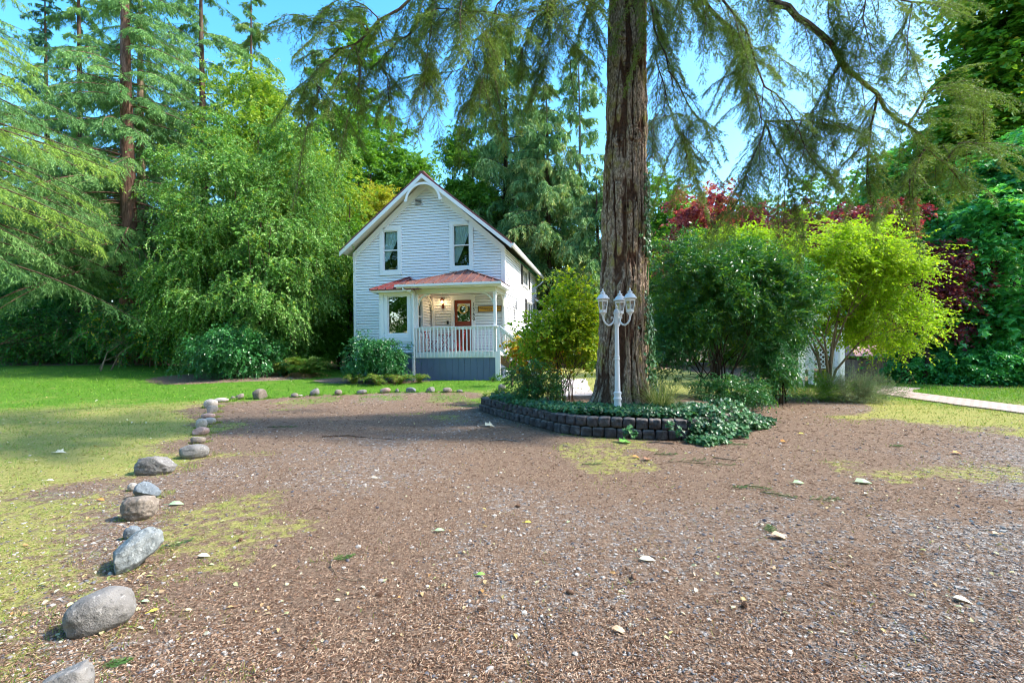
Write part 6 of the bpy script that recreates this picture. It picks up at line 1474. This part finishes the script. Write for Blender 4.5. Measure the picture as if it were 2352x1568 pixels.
o = link('gravel', fastmesh('gravel', V.reshape(-1, 3), 3, F, np.repeat(gL.random(n), len(V0_))), m); tag(o, 'loose grey and blue driveway gravel', 'gravel', kind='stuff')
# grass
x, y = scatter(330000, 2.1, 24); ex_ = gL.uniform(10, 20, 30000), gL.uniform(7, 17, 30000); x = np.r_[x, ex_[0]]; y = np.r_[y, ex_[1]]; sx0 = len(x)
for (a_, b_, r_) in stone_sites:
    m_ = int(260+60*r_*10); th = gL.uniform(0, 6.28, m_); rr = r_*gL.uniform(.75, 1.45, m_); x = np.r_[x, a_+rr*np.cos(th)]; y = np.r_[y, b_+r_*.5+rr*.8*np.sin(th)]
g_, lu, gv = masks(x, y); tuft = fbm(np.stack([x, y, 0*x], -1), 5.5, 15, 3)
near_ = S_((y-3)/7)
k_ = (gL.random(len(x)) < g_*(.25+.75*near_)*np.where(tuft > .60-.25*g_-.16*near_, 1, .12)+.012*(tuft > .62)) & outbed(x, y) & (np.abs(x-11.2) > .65)
st_ = np.arange(len(x)) >= sx0; k_ |= st_ & (gL.random(len(x)) < .8)
x, y, lu, tuft = x[k_], y[k_], lu[k_], tuft[k_]; n = len(x)
sc2 = np.maximum(1, y/5); lean = gL.normal(0, .75, (n, 3)); A = np.array([0, 0, 1.])+lean*np.array([1, 1, .1])
lr = gL.uniform(.5, 1.3, n)*(.022+.026*(tuft > .55)+.016*lu)*sc2**.55
S = np.stack([x, y, surf(x, y)-.002], -1); NNv = gL.normal(0, 1, (n, 3))*np.array([1, 1, .2])
isg = gL.random(n) < (.25+.75*lu)
for nm, q, lf, lb in (('grass', isg, 'grassg', 'green lawn grass growing in patches'), ('dry_sunlit_grass', ~isg, 'grass_drysun', 'dry lawn grass with a sunlit yellow put into its colour')):
    V = leafverts(S[q], A[q], NNv[q], lr[q], .0042*sc2[q]*gL.uniform(.7, 1.4, q.sum()), NEED, .3)
    o = link(nm, leafmesh(nm, [(V, np.clip(gL.random(q.sum())*.7+.5*(tuft[q]-.35), 0, 1))], None), LM[lf]); tag(o, lb, 'grass', kind='stuff')
# small leaves strewn about
x, y = scatter(2600, 2.6, 24); g_, lu, gv = masks(x, y); k_ = (gL.random(len(x)) < .25+.6*g_) & outbed(x, y); x, y = x[k_], y[k_]; n = len(x)
A = gL.normal(0, 1, (n, 3))*np.array([1, 1, .2]); s = gL.uniform(.018, .05, n)*np.maximum(.8, (y/9)**.5)
V = leafverts(np.stack([x, y, surf(x, y)+.012+.02*(y > 8)], -1), A, np.array([0, 0, 1.])+gL.normal(0, .35, (n, 3)), s*1.2, s*.75, LEAF6, .3)
o = link('leaf_litter', leafmesh('leaf_litter', [(V, gL.random(n))], None), LM['fallen']); tag(o, 'small fallen leaves scattered over lawn and drive', 'leaf litter', kind='stuff')
# individually recognisable fallen leaves
def leafm(name, c): return leafmat(name, [c, tuple(v*.8 for v in c)], trans=.12, rough=.55)
FC = dict(pale=leafm('leaf_pale', (.62, .58, .42)), green=leafm('leaf_palegreen', (.36, .52, .28)), yellow=leafm('leaf_yellow', (.70, .62, .08)), orange=leafm('leaf_orange', (.62, .27, .05)), brown=leafm('leaf_brown', (.36, .17, .09)), tan=leafm('leaf_tan', (.50, .36, .22)), bright=leafm('leaf_bright', (.22, .50, .08)))
def fleaf(px, py, wpx, c, rz, shape, label, curl=.3):
    p = G(px, py); s = .72*wpx/FD*p[1]; A = np.array([[math.cos(rz), math.sin(rz), .05]])
    tm = dict(oval=LEAF6, maple=MAPLE)[shape]
    # a cupped leaf: two halves and a stalk
    hv = tm.copy(); pos = np.array([[-s/2*math.cos(rz), -s/2*math.sin(rz), 0]])
    V = leafverts(pos, A, np.array([[.1, -.25, 1.]]), [s], [s*(.55 if shape == 'oval' else .75)], hv, curl)[0]
    me = bpy.data.meshes.new('fallen_leaf'); c0 = V.mean(0)+np.array([0, 0, s*.05]); vs = [tuple(v) for v in V]+[tuple(c0), tuple(V[0]-A[0]*s*.35), tuple(V[0]-A[0]*s*.35+np.array([0, 0, .004])), tuple(V[0]+np.array([0, 0, .004]))]
    m_ = len(V); me.from_pydata(vs, [], [(i, (i+1) % m_, m_) for i in range(m_)]+[(0, m_+1, m_+2, m_+3)])
    a = me.attributes.new('rnd', 'FLOAT', 'POINT')
    o = link('fallen_leaf', me, FC[c]); o.location = (p[0], p[1], p[2]+.018+s*curl*.25); tag(o, label, 'leaf', 'single fallen leaves')
for a in ((1010, 1222, 32, 'green', .2, 'oval', 'pale green leaf alone on the gravel in mid driveway', .1), (1105, 1324, 28, 'bright', .1, 'oval', 'bright green heart-shaped leaf in mid driveway', .1),
          (1213, 1203, 22, 'yellow', .1, 'oval', 'small yellow leaf on the brown needles', .1), (1306, 1202, 14, 'green', .9, 'oval', 'tiny pale green leaf right of the small yellow one', .1),
          (1487, 1290, 52, 'pale', -.1, 'oval', 'long cream leaf lying flat below the lamp post', .15), (1424, 1455, 50, 'tan', -.3, 'oval', 'curled tan bark-like leaf nearest the bottom edge', .5),
          (2212, 1384, 50, 'pale', -.5, 'oval', 'cream leaf lying far right on the gravel', .3), (1750, 1208, 20, 'pale', 1.4, 'oval', 'upright round pale leaf on the brown needles', .1),
          (1795, 1238, 60, 'tan', -.2, 'oval', 'long curled tan leaf below the round pale leaf', .6), (1487, 1057, 34, 'brown', 1.2, 'maple', 'large rust-brown maple leaf in front of the block wall', .35),
          (1462, 1052, 26, 'orange', .2, 'oval', 'curled orange-brown leaf left of the rust maple leaf', .4), (2200, 1043, 36, 'orange', .1, 'oval', 'orange leaf on the far right of the driveway', .3),
          (1128, 980, 40, 'pale', .1, 'maple', 'large pale dry maple leaf near the left end of the block wall', .35), (1440, 1018, 48, 'bright', .1, 'maple', 'big bright green maple leaf against the block wall', .3),
          (1803, 1017, 26, 'orange', .2, 'maple', 'glowing orange maple leaf beside the ivy', .3), (1842, 998, 20, 'yellow', .1, 'oval', 'yellow leaf behind the orange maple leaf', .2),
          (468, 1281, 38, 'pale', .1, 'oval', 'pale leaf right of the jagged mossy stone', .2), (334, 1386, 24, 'green', .2, 'oval', 'pale green leaf touching the largest oval stone', .2),
          (354, 1408, 28, 'yellow', .9, 'oval', 'narrow yellow-green leaf standing beside the largest oval stone', .1), (405, 1161, 44, 'green', .2, 'oval', 'long grey-green leaf beside the broken brown stone', .15),
          (232, 1151, 22, 'orange', .1, 'oval', 'yellow-orange leaf on the lawn left of the stones', .2), (140, 1041, 34, 'pale', .1, 'maple', 'large pale leaf on the sunlit lawn', .2),
          (115, 1106, 22, 'pale', .3, 'oval', 'white-looking leaf on the patchy left lawn', .2), (1985, 1111, 60, 'green', .0, 'oval', 'long pale grey-green leaf on the right gravel', .2),
          (1990, 1137, 24, 'pale', .6, 'oval', 'pale curled leaf right of the green fir twigs', .3), (1835, 1112, 40, 'green', .1, 'oval', 'greenish leaf lying beside the fir twigs', .15),
          (860, 1100, 22, 'pale', .1, 'oval', 'pale oval leaf on the middle of the drive', .2), (2290, 1230, 34, 'tan', .2, 'oval', 'tan leaf near the right edge of the drive', .3)):
    fleaf(*a)
# green fir twigs and sticks on the drive
lm('twig', [(.03, .09, .02), (.07, .17, .03), (.16, .24, .06)], trans=.2)
def ftwig(px, py, wpx, rz, label, seed):
    p = G(px, py); L = wpx/FD*p[1]; g = np.random.default_rng(seed); n = 7
    t = np.linspace(0, .85, n); S = np.stack([t*L, 0*t, .01+0*t], -1)-np.array([L/2, 0, 0]); sg = np.where(np.arange(n) % 2 == 0, 1, -1)
    D = np.stack([np.ones(n), sg*.8, .08*np.ones(n)], -1)
    S = np.r_[S, [[-L/2, 0, .01]]]; D = np.r_[D, [[1, 0, .02]]]; Ls = np.r_[L*.4*(1.1-t), L]
    s = max(1, p[1]/6)
    V = foliate(S, D, Ls, .06, 34, .022*s, .0035*s, 50, 1, .2, NEED, .4, None, 0, g)
    e = empty('fir_twig', (p[0], p[1], p[2]+.012), rz, label, 'twig', 'green fir twigs on the driveway'); link('needles', leafmesh('needles', [V], None), LM['twig'], e)
    V, F = stemsmesh(S, D, Ls, .06, .003*s); link('stem', fastmesh('stem', V, 4, F), BK['brown'], e)
for a in ((790, 1285, 50, .6, 'small green fir twig lying alone left of mid driveway'), (410, 1252, 70, .9, 'dull green fir twig beside the jagged mossy stone'), (1742, 1122, 60, -.5, 'yellow-green fir twig in the trio on the right driveway'), (1700, 1122, 40, .2, 'short dark fir twig left of the twig trio'), (1790, 1140, 80, -.6, 'longest green fir twig in the trio on the right driveway'), (1897, 1149, 80, .1, 'bushy green fir twig right of the trio'), (1585, 1060, 110, .3, 'large dark fir spray lying below the ivy'), (1640, 1068, 110, -.2, 'second large fir spray beside the one below the ivy'), (1530, 1045, 60, .1, 'small fir spray left of the large ones below the ivy'), (650, 982, 70, .1, 'flat fir twig on the far left gravel'), (2060, 1026, 34, .1, 'tiny dark fir sprig on the right driveway'), (1770, 1218, 50, 1.2, 'grey-green fir sprig behind the round pale leaf'), (1360, 1068, 50, .2, 'small fir sprig ahead of the block wall'), (1690, 1022, 60, -.2, 'fir sprig right of the hanging ivy'), (270, 1530, 55, .4, 'small fir sprig by the bottom left boulder')):
    ftwig(*a, seed=int(a[0]))
def stick(pts, r_, label, m='tan'):
    w_ = [G(*q) for q in pts]; b = w_[0]; tb = TB(); tb.tube([tuple(v-b+np.array([0, 0, .012+.01*math.sin(i*2)])) for i, v in enumerate(w_)], list(np.linspace(r_, r_*.5, len(w_))), 6)
    o = tb.build('stick', BK[m], None, True); o.location = tuple(b); tag(o, label, 'stick')
stick([(765, 1290), (760, 1305), (775, 1325), (810, 1336), (848, 1337)], .005, 'thin pale hooked twig on the left driveway')
stick([(740, 1004), (800, 1002), (850, 1006), (905, 1010)], .012, 'long thin dark twig on the far driveway', 'brown')
stick([(1125, 1013), (1160, 1011), (1195, 1015)], .014, 'short thick grey stick near the left end of the block wall', 'grey')
stick([(1640, 1052), (1690, 1060), (1725, 1052), (1735, 1038)], .008, 'bent bare twig by the large fir sprays')
stick([(1262, 1462), (1250, 1420), (1268, 1400)], .004, 'fine dark twig near the bottom of the drive', 'brown')
stick([(700, 1180), (720, 1170), (760, 1176)], .004, 'fine curved twig on the left half of the drive', 'brown')
# pine cones
cm_ = paint('cone_brown', (.20, .12, .08), .9, .1, .3, (.05, .03, .02))
for i, (px, py) in enumerate(((1105, 1405), (1455, 1330), (1310, 1365), (1710, 1395), (552, 1243), (870, 1370), (1640, 1010), (1190, 1165))):
    p = G(px, py); tb = TB()
    for j in range(9):
        z = -.028+.007*j; r_ = .016*math.sin(math.pi*(j+1)/10.5)+.003
        for k2 in range(7):
            w_ = k2*.9+j*.45; tb.obox((z, r_*math.cos(w_), r_*math.sin(w_)), (.006, .003*math.cos(w_), .003*math.sin(w_)), (0, -.005*math.sin(w_), .005*math.cos(w_)), (-.001, .002*math.cos(w_), .002*math.sin(w_)))
    tb.v = [tuple(.72*q for q in v_) for v_ in tb.v]
    o = tb.build('fir_cone', cm_, None); o.location = (p[0], p[1], p[2]+.016); o.rotation_euler = (0, 0, i*1.3)
    tag(o, ['dark fir cone on the gravel at bottom centre', 'brown fir cone below the long cream leaf', 'small fir cone midway between two pale leaves', 'fir cone in the lower right gravel', 'fir cone near the dull green twig by the stones', 'fir cone left of the bright green leaf', 'fir cone at the foot of the ivy', 'fir cone on the upper middle drive'][i], 'cone', 'fir cones on the driveway')
